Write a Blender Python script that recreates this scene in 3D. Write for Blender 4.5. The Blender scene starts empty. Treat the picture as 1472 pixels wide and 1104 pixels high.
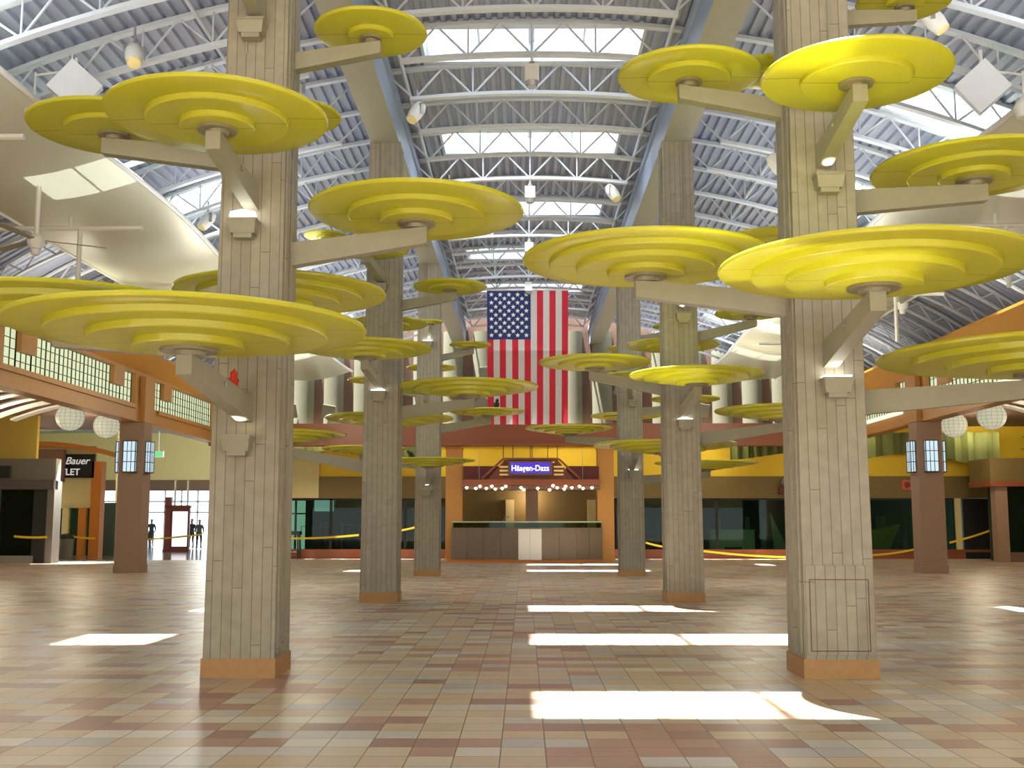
import bpy, bmesh, math, random
from math import sin, cos, pi, radians, sqrt, atan2
from mathutils import Vector, Matrix
random.seed(7)
sc = bpy.context.scene
COL = sc.collection

# ------------------------------------------------------------------ camera
F = 1600.0
CAM = Vector((-0.146, 0.0, 1.6))
TH = math.atan(200 / F)
PS = math.atan(18 / F)
fw = Vector((-sin(PS) * cos(TH), cos(PS) * cos(TH), sin(TH)))
rt = Vector((cos(PS), sin(PS), 0))
up = Vector((sin(PS) * sin(TH), -cos(PS) * sin(TH), cos(TH)))

def at(px, py, Y):
    """world point on the plane y = Y that the photograph shows at a pixel"""
    d = fw + rt * ((px - 736) / F) + up * ((552 - py) / F)
    return CAM + d * (Y / d.y)

def depth(p):
    return (Vector(p) - CAM).dot(fw)

cam_d = bpy.data.cameras.new('camera')
cam_d.sensor_width = 36
cam_d.lens = F / 1472 * 36
cam_d.clip_end = 400
cam = bpy.data.objects.new('camera', cam_d)
cam.location = CAM
cam.rotation_euler = (pi / 2 + TH, 0, PS)
COL.objects.link(cam)
sc.camera = cam

# ------------------------------------------------------------------ materials
def lin(c):
    out = []
    for v in c[:3]:
        v = v / 255
        out.append(v / 12.92 if v <= .04045 else ((v + .055) / 1.055) ** 2.4)
    return (*out, 1)

MATS = {}
def nodes(name):
    m = bpy.data.materials.new(name)
    m.use_nodes = True
    nt = m.node_tree
    b = nt.nodes['Principled BSDF']
    return m, nt, b

def N(nt, t, **kw):
    n = nt.nodes.new(t)
    for k, v in kw.items():
        setattr(n, k, v)
    return n

def L(nt, a, b):
    nt.links.new(a, b)

def mat(name, col, rough=.6, metal=0, var=.08, scale=6, emit=None, es=0, spec=.5):
    if name in MATS:
        return MATS[name]
    m, nt, b = nodes(name)
    c = lin(col)
    if var:
        g = N(nt, 'ShaderNodeNewGeometry')
        no = N(nt, 'ShaderNodeTexNoise')
        no.inputs['Scale'].default_value = scale
        no.inputs['Detail'].default_value = 3
        L(nt, g.outputs['Position'], no.inputs['Vector'])
        mx = N(nt, 'ShaderNodeMix', data_type='RGBA')
        mx.inputs[6].default_value = tuple(v * (1 - var) for v in c[:3]) + (1,)
        mx.inputs[7].default_value = tuple(min(1, v * (1 + var)) for v in c[:3]) + (1,)
        L(nt, no.outputs['Fac'], mx.inputs[0])
        L(nt, mx.outputs[2], b.inputs['Base Color'])
    else:
        b.inputs['Base Color'].default_value = c
    b.inputs['Roughness'].default_value = rough
    b.inputs['Metallic'].default_value = metal
    b.inputs['Specular IOR Level'].default_value = spec
    if emit:
        b.inputs['Emission Color'].default_value = lin(emit)
        b.inputs['Emission Strength'].default_value = es
    MATS[name] = m
    return m

def math_(nt, op, a=None, b=None, c=None):
    n = N(nt, 'ShaderNodeMath', operation=op)
    for i, v in enumerate((a, b, c)):
        if v is None:
            continue
        if isinstance(v, (int, float)):
            n.inputs[i].default_value = v
        else:
            L(nt, v, n.inputs[i])
    return n.outputs[0]

def floor_mat():
    m, nt, b = nodes('quarry_tile')
    g = N(nt, 'ShaderNodeNewGeometry')
    s = N(nt, 'ShaderNodeSeparateXYZ')
    L(nt, g.outputs['Position'], s.inputs[0])
    T = .318
    gx = math_(nt, 'DIVIDE', s.outputs[0], T)
    gy = math_(nt, 'DIVIDE', s.outputs[1], T)
    ix = math_(nt, 'FLOOR', gx)
    iy = math_(nt, 'FLOOR', gy)
    # pairs of tiles of one colour
    off = math_(nt, 'MODULO', math_(nt, 'MULTIPLY', iy, 7.0), 2.0)
    px = math_(nt, 'FLOOR', math_(nt, 'DIVIDE', math_(nt, 'ADD', ix, off), 2.0))
    w0 = N(nt, 'ShaderNodeTexWhiteNoise', noise_dimensions='2D')
    cb = N(nt, 'ShaderNodeCombineXYZ')
    L(nt, px, cb.inputs[0]); L(nt, iy, cb.inputs[1])
    L(nt, cb.outputs[0], w0.inputs['Vector'])
    pick = math_(nt, 'GREATER_THAN', w0.outputs['Value'], .38)
    kx = math_(nt, 'ADD', math_(nt, 'MULTIPLY', pick, math_(nt, 'ADD', math_(nt, 'MULTIPLY', px, 2.0), .5)),
               math_(nt, 'MULTIPLY', math_(nt, 'SUBTRACT', 1.0, pick), ix))
    cb2 = N(nt, 'ShaderNodeCombineXYZ')
    L(nt, kx, cb2.inputs[0]); L(nt, iy, cb2.inputs[1]); cb2.inputs[2].default_value = 3.3
    w1 = N(nt, 'ShaderNodeTexWhiteNoise', noise_dimensions='3D')
    L(nt, cb2.outputs[0], w1.inputs['Vector'])
    r = N(nt, 'ShaderNodeValToRGB')
    r.color_ramp.interpolation = 'CONSTANT'
    e = r.color_ramp.elements
    stops = [(0, (202, 178, 146)), (.30, (208, 188, 160)), (.50, (182, 142, 124)), (.63, (200, 192, 180)),
             (.74, (184, 180, 176)), (.83, (164, 126, 112)), (.91, (216, 206, 190))]
    e[0].position = 0; e[0].color = lin(stops[0][1])
    e[1].position = stops[1][0]; e[1].color = lin(stops[1][1])
    for p, c in stops[2:]:
        x = e.new(p); x.color = lin(c)
    L(nt, w1.outputs['Value'], r.inputs[0])
    # grout
    fx = math_(nt, 'ABSOLUTE', math_(nt, 'SUBTRACT', math_(nt, 'FRACT', gx), .5))
    fy = math_(nt, 'ABSOLUTE', math_(nt, 'SUBTRACT', math_(nt, 'FRACT', gy), .5))
    gr = math_(nt, 'GREATER_THAN', math_(nt, 'MAXIMUM', fx, fy), .486)
    mx = N(nt, 'ShaderNodeMix', data_type='RGBA')
    mx.inputs[7].default_value = lin((120, 95, 76))
    L(nt, gr, mx.inputs[0]); L(nt, r.outputs[0], mx.inputs[6])
    no = N(nt, 'ShaderNodeTexNoise'); no.inputs['Scale'].default_value = .7; no.inputs['Detail'].default_value = 4
    L(nt, g.outputs['Position'], no.inputs['Vector'])
    mu = N(nt, 'ShaderNodeMix', data_type='RGBA', blend_type='MULTIPLY')
    mu.inputs[0].default_value = .35
    L(nt, mx.outputs[2], mu.inputs[6]); L(nt, no.outputs['Fac'], mu.inputs[7])
    L(nt, mu.outputs[2], b.inputs['Base Color'])
    rr = math_(nt, 'ADD', math_(nt, 'MULTIPLY', no.outputs['Fac'], .2), .26)
    L(nt, rr, b.inputs['Roughness'])
    b.inputs['Specular IOR Level'].default_value = .3
    return m

def plank_mat(name, c1, c2, mortar, rot=True):
    """board-marked stone cladding: tall narrow vertical boards"""
    m, nt, b = nodes(name)
    g = N(nt, 'ShaderNodeNewGeometry')
    s = N(nt, 'ShaderNodeSeparateXYZ'); L(nt, g.outputs['Position'], s.inputs[0])
    h = math_(nt, 'ADD', s.outputs[0], s.outputs[1])
    cb = N(nt, 'ShaderNodeCombineXYZ')
    wn = N(nt, 'ShaderNodeTexWhiteNoise', noise_dimensions='1D')
    L(nt, math_(nt, 'FLOOR', math_(nt, 'DIVIDE', h, .105)), wn.inputs['W'])
    L(nt, math_(nt, 'ADD', s.outputs[2], math_(nt, 'MULTIPLY', wn.outputs['Value'], 7.0)), cb.inputs[0]); L(nt, h, cb.inputs[1])
    br = N(nt, 'ShaderNodeTexBrick')
    br.inputs['Color1'].default_value = lin(c1)
    br.inputs['Color2'].default_value = lin(c2)
    br.inputs['Mortar'].default_value = lin(mortar)
    br.inputs['Scale'].default_value = 1
    br.inputs['Mortar Size'].default_value = .005
    br.inputs['Mortar Smooth'].default_value = .2
    br.inputs['Brick Width'].default_value = 2.1
    br.inputs['Row Height'].default_value = .105
    br.offset = 0
    L(nt, cb.outputs[0], br.inputs['Vector'])
    no = N(nt, 'ShaderNodeTexNoise'); no.inputs['Scale'].default_value = 7; no.inputs['Detail'].default_value = 6
    L(nt, g.outputs['Position'], no.inputs['Vector'])
    mu = N(nt, 'ShaderNodeMix', data_type='RGBA', blend_type='OVERLAY')
    mu.inputs[0].default_value = .25
    L(nt, br.outputs['Color'], mu.inputs[6]); L(nt, no.outputs['Fac'], mu.inputs[7])
    L(nt, mu.outputs[2], b.inputs['Base Color'])
    b.inputs['Roughness'].default_value = .7
    return m

def translucent_mat(name, col, rough, tr, seam=False, spec=.5):
    m, nt, b = nodes(name)
    b.inputs['Roughness'].default_value = rough
    b.inputs['Specular IOR Level'].default_value = spec
    b.inputs['Base Color'].default_value = lin(col)
    if seam:
        tc = N(nt, 'ShaderNodeTexCoord')
        s = N(nt, 'ShaderNodeSeparateXYZ'); L(nt, tc.outputs['Object'], s.inputs[0])
        d = math_(nt, 'LESS_THAN', math_(nt, 'ABSOLUTE', s.outputs[1]), .006)
        mx = N(nt, 'ShaderNodeMix', data_type='RGBA')
        mx.inputs[6].default_value = lin(col)
        mx.inputs[7].default_value = lin([v * .55 for v in col])
        L(nt, d, mx.inputs[0]); L(nt, mx.outputs[2], b.inputs['Base Color'])
    t = N(nt, 'ShaderNodeBsdfTranslucent'); t.inputs[0].default_value = lin(col)
    mix = N(nt, 'ShaderNodeMixShader'); mix.inputs[0].default_value = tr
    L(nt, b.outputs[0], mix.inputs[1]); L(nt, t.outputs[0], mix.inputs[2])
    L(nt, mix.outputs[0], nt.nodes['Material Output'].inputs[0])
    return m

def glass_mat(name, tint, refl, rough=.02):
    m, nt, b = nodes(name)
    t = N(nt, 'ShaderNodeBsdfTransparent'); t.inputs[0].default_value = lin(tint)
    g = N(nt, 'ShaderNodeBsdfGlossy'); g.inputs['Roughness'].default_value = rough
    g.inputs['Color'].default_value = (.9, .95, .92, 1)
    mix = N(nt, 'ShaderNodeMixShader'); mix.inputs[0].default_value = refl
    L(nt, t.outputs[0], mix.inputs[1]); L(nt, g.outputs[0], mix.inputs[2])
    L(nt, mix.outputs[0], nt.nodes['Material Output'].inputs[0])
    return m

def emis(name, col, s):
    if name in MATS: return MATS[name]
    m = mat(name, [v * .6 for v in col], .5, 0, 0, emit=col, es=s)
    return m

M_FLOOR = floor_mat()
M_POL = mat('polished_terrazzo', (150, 140, 128), .12, 0, .1, 3)
M_STONE = plank_mat('board_marked_stone', (155, 149, 134), (146, 140, 125), (112, 106, 92))
M_STONE2 = mat('mauve_stucco', (150, 122, 102), .8, 0, .12, 20)
M_PLINTH = mat('plinth_stone', (168, 128, 82), .6, 0, .15, 14)
M_YEL = translucent_mat('yellow_acrylic', (210, 206, 66), .24, .25, True)
M_TAN = mat('tan_painted_steel', (148, 145, 128), .5)
M_HUB = mat('hub_plate', (136, 128, 104), .4)
M_DECK = mat('deck_steel', (150, 157, 178), .5, 0, .05)
M_TRUSS = mat('truss_paint', (198, 204, 212), .45, 0, .04)
M_BLUE = mat('girder_blue_grey', (150, 165, 188), .45, 0, .04)
M_WING = translucent_mat('soffit_membrane', (208, 210, 190), .35, .06)
M_WHITE = mat('white_paint', (225, 225, 220), .5, 0, .03)
M_FRAME = mat('skylight_frame', (200, 208, 220), .4, 0, .03)
M_SUNSTOP, _nt, _b = nodes('sun_stopping_pane')  # frosting added to keep sun patches off the far floor
_t = N(_nt, 'ShaderNodeBsdfTranslucent'); _t.inputs[0].default_value = (.6, .62, .65, 1)
L(_nt, _t.outputs[0], _nt.nodes['Material Output'].inputs[0])
M_PANE = glass_mat('skylight_pane', (246, 250, 255), .04)
M_GLASS = glass_mat('shop_glass', (176, 200, 184), .012)
M_WOOD = mat('stained_timber', (178, 128, 66), .45, 0, .12, 5)
M_CORN = mat('amber_lit_cornice', (206, 152, 66), .45, 0, .1, 4)  # timber lightened to amber; the light on it is put into the colour
M_WOODD = mat('dark_timber', (104, 66, 38), .5, 0, .12, 5)
M_SHOJI = emis('shoji_glow', (226, 238, 196), .75)
M_MUNT = mat('muntin', (60, 56, 40), .5)
M_REDBR = mat('red_brown_beam', (138, 76, 46), .4, 0, .08)
M_OLIVEY = mat('olive_yellow_wall', (176, 152, 66), .7, 0, .05)
M_YWALL = mat('yellow_wall', (228, 192, 50), .7, 0, .05)
M_CREAM = mat('cream_wall', (205, 192, 140), .7, 0, .05)
M_OLIVE = mat('olive_band', (116, 98, 56), .7, 0, .08)
M_GREY = mat('grey_panel', (112, 108, 98), .6, 0, .06)
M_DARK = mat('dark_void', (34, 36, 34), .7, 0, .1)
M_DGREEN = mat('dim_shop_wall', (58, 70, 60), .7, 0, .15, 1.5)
M_ORANGE = mat('orange_timber', (196, 120, 44), .45, 0, .1, 4)
M_POSTOR = mat('ochre_column', (190, 136, 66), .6, 0, .1, 8)
M_BROWN = mat('brown_wall', (112, 86, 72), .7, 0, .1, 3)
M_PANEL = mat('sage_panel', (126, 126, 106), .7, 0, .06, 2)
M_STEEL = mat('brushed_steel', (118, 104, 88), .5, .3, .12, 9)
M_BLACK = mat('black', (22, 22, 24), .5, 0, 0)
M_TAPE = mat('caution_tape', (226, 190, 40), .5, 0, .05)
M_RED = mat('dark_red_panel', (96, 30, 22), .5, 0, .08)
M_ALU = mat('aluminium', (165, 165, 165), .35, .6, .04)

# ------------------------------------------------------------------ mesh helpers
class MB:
    def __init__(s):
        s.v = []; s.f = []; s.mi = []
    def face(s, pts, mi=0):
        k = len(s.v); s.v += [tuple(p) for p in pts]
        s.f.append(tuple(range(k, k + len(pts)))); s.mi.append(mi)
    def box(s, x0, x1, y0, y1, z0, z1, mi=0, mis=None):
        k = len(s.v)
        s.v += [(x0, y0, z0), (x1, y0, z0), (x1, y1, z0), (x0, y1, z0), (x0, y0, z1), (x1, y0, z1), (x1, y1, z1), (x0, y1, z1)]
        fs = [(0, 3, 2, 1), (4, 5, 6, 7), (0, 1, 5, 4), (1, 2, 6, 5), (2, 3, 7, 6), (3, 0, 4, 7)]
        for i, f in enumerate(fs):
            s.f.append(tuple(k + j for j in f)); s.mi.append(mis[i] if mis else mi)
        return s
    def hexa(s, lo, hi, mi=0):
        """lo, hi: four points each, counter-clockwise seen from above"""
        k = len(s.v); s.v += [tuple(p) for p in lo] + [tuple(p) for p in hi]
        for f in [(0, 3, 2, 1), (4, 5, 6, 7), (0, 1, 5, 4), (1, 2, 6, 5), (2, 3, 7, 6), (3, 0, 4, 7)]:
            s.f.append(tuple(k + j for j in f)); s.mi.append(mi)
        return s
    def tube(s, pts, r, n=6, mi=0, cap=True):
        pts = [Vector(p) for p in pts]
        rings = []
        for i, p in enumerate(pts):
            d = (pts[min(i + 1, len(pts) - 1)] - pts[max(i - 1, 0)]).normalized()
            a = d.orthogonal().normalized() if abs(d.z) > .95 else d.cross(Vector((0, 0, 1))).normalized()
            b = d.cross(a).normalized()
            rr = r[i] if isinstance(r, (list, tuple)) else r
            k = len(s.v)
            for j in range(n):
                t = 2 * pi * (j + .5) / n
                s.v.append(tuple(p + a * (rr * cos(t)) + b * (rr * sin(t))))
            rings.append(k)
        for i in range(len(rings) - 1):
            for j in range(n):
                q = (j + 1) % n
                s.f.append((rings[i] + j, rings[i] + q, rings[i + 1] + q, rings[i + 1] + j)); s.mi.append(mi)
        if cap:
            s.f.append(tuple(rings[0] + j for j in reversed(range(n)))); s.mi.append(mi)
            s.f.append(tuple(rings[-1] + j for j in range(n))); s.mi.append(mi)
        return s
    def lathe(s, prof, n=48, c=(0, 0, 0), mi=0, axis='z'):
        """prof: list of (r, z), closed when both ends have r = 0"""
        rings = []
        for r, z in prof:
            k = len(s.v)
            if r < 1e-6:
                s.v.append((0, 0, z)); rings.append((k, 1))
            else:
                s.v += [(r * cos(2 * pi * j / n), r * sin(2 * pi * j / n), z) for j in range(n)]
                rings.append((k, n))
        for (a, na), (b, nb) in zip(rings, rings[1:]):
            for j in range(n):
                q = (j + 1) % n
                if na == 1 and nb == 1: continue
                if na == 1: f = (a, b + q, b + j)
                elif nb == 1: f = (a + j, a + q, b)
                else: f = (a + j, a + q, b + q, b + j)
                s.f.append(f); s.mi.append(mi)
        k0 = rings[0][0]
        for i in range(k0, len(s.v)):
            x, y, z = s.v[i]
            if axis == 'x': x, y, z = z, x, y
            if axis == 'y': x, y, z = x, z, y
            s.v[i] = (x + c[0], y + c[1], z + c[2])
        return s
    def extrude(s, poly, y0, y1, mi=0):
        """poly: (x, z) outline, extruded along y"""
        n = len(poly); k = len(s.v)
        s.v += [(x, y0, z) for x, z in poly] + [(x, y1, z) for x, z in poly]
        s.f.append(tuple(range(k, k + n))); s.mi.append(mi)
        s.f.append(tuple(range(k + 2 * n - 1, k + n - 1, -1))); s.mi.append(mi)
        for j in range(n):
            q = (j + 1) % n
            s.f.append((k + q, k + j, k + n + j, k + n + q)); s.mi.append(mi)
        return s
    def build(s, name, m, parent=None, loc=None, smooth=None, fix=True):
        me = bpy.data.meshes.new(name)
        me.from_pydata(s.v, [], s.f)
        ms = m if isinstance(m, (list, tuple)) else [m]
        for x in ms: me.materials.append(x)
        for p, i in zip(me.polygons, s.mi): p.material_index = i
        if fix:
            bm = bmesh.new(); bm.from_mesh(me)
            bmesh.ops.recalc_face_normals(bm, faces=bm.faces)
            bm.to_mesh(me); bm.free()
        if smooth:
            me.shade_smooth()
            me.set_sharp_from_angle(angle=radians(smooth))
        o = bpy.data.objects.new(name, me)
        COL.objects.link(o)
        if parent: o.parent = parent
        if loc: o.location = loc
        return o

def tag(o, label=None, cat=None, group=None, kind=None):
    if label: o['label'] = label
    if cat: o['category'] = cat
    if group: o['group'] = group
    if kind: o['kind'] = kind
    return o

def thing(name, label, cat, loc=(0, 0, 0), rz=0, group=None):
    o = bpy.data.objects.new(name, None)
    o.empty_display_size = .2
    o.location = loc; o.rotation_euler = (0, 0, rz)
    COL.objects.link(o)
    return tag(o, label, cat, group)

def struct(name, mb, m, label=None, smooth=None, parent=None):
    o = mb.build(name, m, parent, smooth=smooth)
    if not parent: tag(o, label, None, None, 'structure')
    return o

def dup(root, loc=None, rz=None, label=None, group=None):
    r = root.copy(); COL.objects.link(r)
    if loc is not None: r.location = loc
    if rz is not None: r.rotation_euler = (0, 0, rz)
    if label: r['label'] = label
    if group: r['group'] = group
    for ch in list(root.children):
        c = ch.copy(); COL.objects.link(c); c.parent = r
        for g in list(ch.children):
            d = g.copy(); COL.objects.link(d); d.parent = c
    return r

def text_mesh(name, txt, size, m, parent, loc, rot=(pi / 2, 0, 0), shear=0, ext=.01, sx=1, bold=0):
    cu = bpy.data.curves.new(name, 'FONT')
    cu.body = txt; cu.size = size; cu.extrude = ext; cu.shear = shear; cu.offset = bold
    cu.align_x = 'CENTER'; cu.align_y = 'CENTER'
    t = bpy.data.objects.new(name + '_tmp', cu); COL.objects.link(t)
    dg = bpy.context.evaluated_depsgraph_get()
    me = bpy.data.meshes.new_from_object(t.evaluated_get(dg))
    bpy.data.objects.remove(t)
    me.name = name; me.materials.clear(); me.materials.append(m)
    o = bpy.data.objects.new(name, me); COL.objects.link(o)
    o.parent = parent; o.location = loc; o.rotation_euler = rot; o.scale = (sx, 1, 1)
    return o

def lamp(name, kind, loc, energy, color=(1, 1, 1), size=.2, rot=None, **kw):
    d = bpy.data.lights.new(name, kind)
    d.energy = energy; d.color = color
    if kind in ('POINT', 'SPOT'): d.shadow_soft_size = size
    for k, v in kw.items(): setattr(d, k, v)
    o = bpy.data.objects.new(name, d); COL.objects.link(o)
    o.location = loc
    if rot: o.rotation_euler = rot
    return o
# ------------------------------------------------------------------ layout
XC = 3.13
YC = [12.2, 23.4, 34.6]
STEP = 11.2 / 6
LINE = lambda k: 23.4 + k * STEP
ZT, ZB, RR = 10.83, 10.2, 23.0
arc = lambda x: RR - sqrt(RR * RR - x * x)
YFAR = 51.0

# ------------------------------------------------------------------ floor
b = MB(); b.face([(-24, -14, 0), (24, -14, 0), (24, 58, 0), (-12.4, 58, 0), (-12.4, 49, 0), (-24, 49, 0)])
struct('floor', b, M_FLOOR, 'square quarry tile floor in tan, pink and grey')
b = MB(); b.face([(-35, 49, 0.0), (-12.4, 49, 0.0), (-12.4, 80, 0.0), (-35, 80, 0.0)])
struct('floor', b, M_POL, 'polished floor of the entrance hall behind the left column')

# ------------------------------------------------------------------ roof deck with openings
SKX = [(-9.7, -7.0), (-2.1, 2.1), (7.0, 9.7)]
def rib_xs(x0, x1):
    pts = []
    p = .21
    i = math.floor(x0 / p)
    while i * p < x1:
        for dx, dz in ((0, 0), (.085, 0), (.105, .065), (.19, .065)):
            x = i * p + dx
            if x0 < x < x1: pts.append((x, dz))
        i += 1
    return [(x0, 0)] + pts + [(x1, 0)]
def strip(b, x0, x1, y0, y1):
    k = len(b.v)
    pts = rib_xs(x0, x1)
    for x, dz in pts:
        z = ZT + .05 - arc(x) + dz
        b.v += [(x, y0, z), (x, y1, z)]
    for i in range(len(pts) - 1):
        b.f.append((k + 2 * i, k + 2 * i + 2, k + 2 * i + 3, k + 2 * i + 1)); b.mi.append(0)
b = MB()
sky_bays = []
for k in range(-14, 14):
    y0, y1 = LINE(k), LINE(k + 1)
    if k % 3 == 1 and k < 12:   # k = -2, 1, 4 ... a skylight bay
        sky_bays.append((y0, y1))
        xs = [-10.1] + [v for a in SKX for v in a] + [10.1]
        for i in range(0, len(xs), 2): strip(b, xs[i], xs[i + 1], y0, y1)
    else:
        strip(b, -10.1, 10.1, y0, y1)
struct('ceiling', b, M_DECK, 'grey corrugated steel barrel roof deck')
Y0R, Y1R = LINE(-14), LINE(14)

# side roofs beyond the suspended soffits
for s, nm in ((-1, 'left'), (1, 'right')):
    b = MB()
    n = 24
    pr = []
    for i in range(n + 1):
        x = 10.1 + 4.3 * i / n
        pr.append((s * x, 9.25 - 2.05 * ((x - 10.1) / 4.3) ** 1.6))
    ys = []
    y = Y0R
    while y < Y1R:
        ys += [(y, 0), (y + .1, 0), (y + .13, .05), (y + .23, .05)]; y += .26
    ys.append((Y1R, 0))
    for (ya, da), (yb, db) in zip(ys, ys[1:]):
        k = len(b.v)
        for x, z in pr: b.v += [(x, ya, z + da), (x, yb, z + db)]
        for i in range(n):
            b.f.append((k + 2 * i, k + 2 * i + 2, k + 2 * i + 3, k + 2 * i + 1)); b.mi.append(0)
    x = s * 10.1
    b.face([(x, Y0R, ZT - arc(10.1)), (x, Y1R, ZT - arc(10.1)), (x, Y1R, 9.35), (x, Y0R, 9.35)])
    struct('ceiling', b, M_DECK, f'{nm} side roof deck curving down behind the soffit')
    b = MB(); b.box(s * 14.4, s * 14.6, Y0R, Y1R, 5.3, 7.6)
    struct('wall_' + nm, b, M_DARK, f'dark upper wall behind the {nm} clerestory')

# skylights
wi = 0
for i, (y0, y1) in enumerate(sky_bays):
    for (x0, x1) in SKX:
        wi += 1
        zc = [ZT - arc(x0) + .05, ZT - arc(x1) + .05]
        def zz(x): return zc[0] + (zc[1] - zc[0]) * (x - x0) / (x1 - x0)
        H = .5
        b = MB()
        for xa, xb in ((x0 - .06, x0), (x1, x1 + .06)):
            b.hexa([(xa, y0, zz(xa) - .02), (xb, y0, zz(xb) - .02), (xb, y1, zz(xb) - .02), (xa, y1, zz(xa) - .02)],
                   [(xa, y0, zz(xa) + H), (xb, y0, zz(xb) + H), (xb, y1, zz(xb) + H), (xa, y1, zz(xa) + H)])
        for ya, yb in ((y0, y0 + .2), (y1 - .2, y1)):  # wide end flanges added to narrow the sun patches
            b.hexa([(x0, ya, zz(x0)), (x1, ya, zz(x1)), (x1, yb, zz(x1)), (x0, yb, zz(x0))],
                   [(x0, ya, zz(x0) + H), (x1, ya, zz(x1) + H), (x1, yb, zz(x1) + H), (x0, yb, zz(x0) + H)])
        where = 'overhead' if x0 > -3 and x1 < 3 else ('left' if x1 < 0 else 'right')
        w = struct(f'window_{wi}', b, M_FRAME, f'{where} roof skylight, bay {i + 1} from the front')
        p = MB()
        ze = H - .02
        p.face([(x0, y0, zz(x0) + ze), (x1, y0, zz(x1) + ze), (x1, y1, zz(x1) + ze), (x0, y1, zz(x0) + ze)])
        p.build('pane', M_SUNSTOP if 25 < y0 < 33 else M_PANE, w)
        mm = MB()
        nx = 3 if where == 'overhead' else 2
        for q in range(1, nx + 1):
            x = x0 + (x1 - x0) * q / (nx + 1)
            t = .06 if (where == 'overhead' and q == 2) else .022
            mm.hexa([(x - t, y0, zz(x) + H - .09), (x + t, y0, zz(x) + H - .09), (x + t, y1, zz(x) + H - .09), (x - t, y1, zz(x) + H - .09)],
                    [(x - t, y0, zz(x) + H - .03), (x + t, y0, zz(x) + H - .03), (x + t, y1, zz(x) + H - .03), (x - t, y1, zz(x) + H - .03)])
        mm.build('mullion', M_FRAME, w)
        a = bpy.data.lights.new('skylight_portal', 'AREA'); a.shape = 'RECTANGLE'
        a.size = x1 - x0; a.size_y = y1 - y0; a.cycles.is_portal = True
        po = bpy.data.objects.new('skylight_portal', a); COL.objects.link(po)
        po.location = ((x0 + x1) / 2, (y0 + y1) / 2, (zc[0] + zc[1]) / 2 + H + .02)
        po.rotation_euler = (0, -math.atan((zc[1] - zc[0]) / (x1 - x0)), 0)

# ------------------------------------------------------------------ girders on the column rows
for s, nm in ((-1, 'left'), (1, 'right')):
    b = MB()
    x0, x1 = s * XC - .3, s * XC + .3
    b.box(x0, x1, Y0R, 50.4, 9.72, 10.5, mis=[1, 0, 0, 0, 0, 0])  # underside tan, other faces blue grey
    b.box(x0 - .06, x1 + .06, Y0R, 50.4, 10.35, 10.52)
    struct('trim_1' if s < 0 else 'trim_2', b, [M_BLUE, M_TAN], f'blue grey roof girder on top of the {nm} column row')

# ------------------------------------------------------------------ open web joists
def joist(bottom, tops, xe, mirror=1, y=0):
    t = thing('roof_joist', None, 'roof joist', (0, y, 0))
    zt = lambda x: ZT - arc(x)
    zb = lambda x: ZB - arc(x)
    def chord(xs, z, h, w):
        b = MB(); pts = []
        n = 14
        for i in range(n):
            xa = xs[0] + (xs[1] - xs[0]) * i / n; xb = xs[0] + (xs[1] - xs[0]) * (i + 1) / n
            xa, xb = sorted((xa * mirror, xb * mirror))
            b.hexa([(xa, -w, z(xa) - h), (xb, -w, z(xb) - h), (xb, w, z(xb) - h), (xa, w, z(xa) - h)],
                   [(xa, -w, z(xa) + h), (xb, -w, z(xb) + h), (xb, w, z(xb) + h), (xa, w, z(xa) + h)])
        return b
    chord((xe[0], xe[1]), zt, .035, .07).build('top_chord', M_TRUSS, t)
    chord((bottom[0] - .08, bottom[-1] + .08), zb, .035, .07).build('bottom_chord', M_TRUSS, t)
    nodes_ = sorted([(x, 0) for x in bottom] + [(x, 1) for x in tops])
    def brace(xa, za, xb, zb_, r=.022):
        MB().tube([(xa * mirror, 0, za), (xb * mirror, 0, zb_)], r, 6).build('brace', M_TRUSS, t)
    for (xa, ka), (xb, kb) in zip(nodes_, nodes_[1:]):
        brace(xa, zt(xa) if ka else zb(xa), xb, zt(xb) if kb else zb(xb))
    for x in bottom[1:-1]: brace(x, zb(x), x, zt(x), .018)
    return t
jc = joist([-2.36, -1.18, 0, 1.18, 2.36], [-2.95, -1.77, -.59, .59, 1.77, 2.95], (-2.98, 2.98))
jl = joist([4.2, 5.38, 6.56, 7.74, 8.92], [3.45, 4.79, 5.97, 7.15, 8.33, 9.6], (3.42, 9.95), -1)
jr = joist([4.2, 5.38, 6.56, 7.74, 8.92], [3.45, 4.79, 5.97, 7.15, 8.33, 9.6], (3.42, 9.95), 1)
ORD = ['first', 'second', 'third', 'fourth', 'fifth', 'sixth', 'seventh', 'eighth', 'ninth', 'tenth', 'eleventh', 'twelfth',
       'thirteenth', 'fourteenth', 'fifteenth', 'sixteenth', 'seventeenth', 'eighteenth', 'nineteenth', 'twentieth', 'twenty-first']
used = set()
for first, nm, k0 in ((jc, 'centre', -3), (jl, 'left', -6), (jr, 'right', -6)):
    for n, k in enumerate(range(k0, 14)):
        role = {0: 'between two skylights', 1: 'at the near skylight edge', 2: 'at the far skylight edge'}[k % 3]
        lab = f'pale roof joist {role}, {nm} bay, {ORD[n]} from the viewer'
        if k == k0:
            first.location.y = LINE(k); first['label'] = lab; first['group'] = 'roof joists of the barrel vault'
        else:
            dup(first, (0, LINE(k), 0), None, lab)

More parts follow.
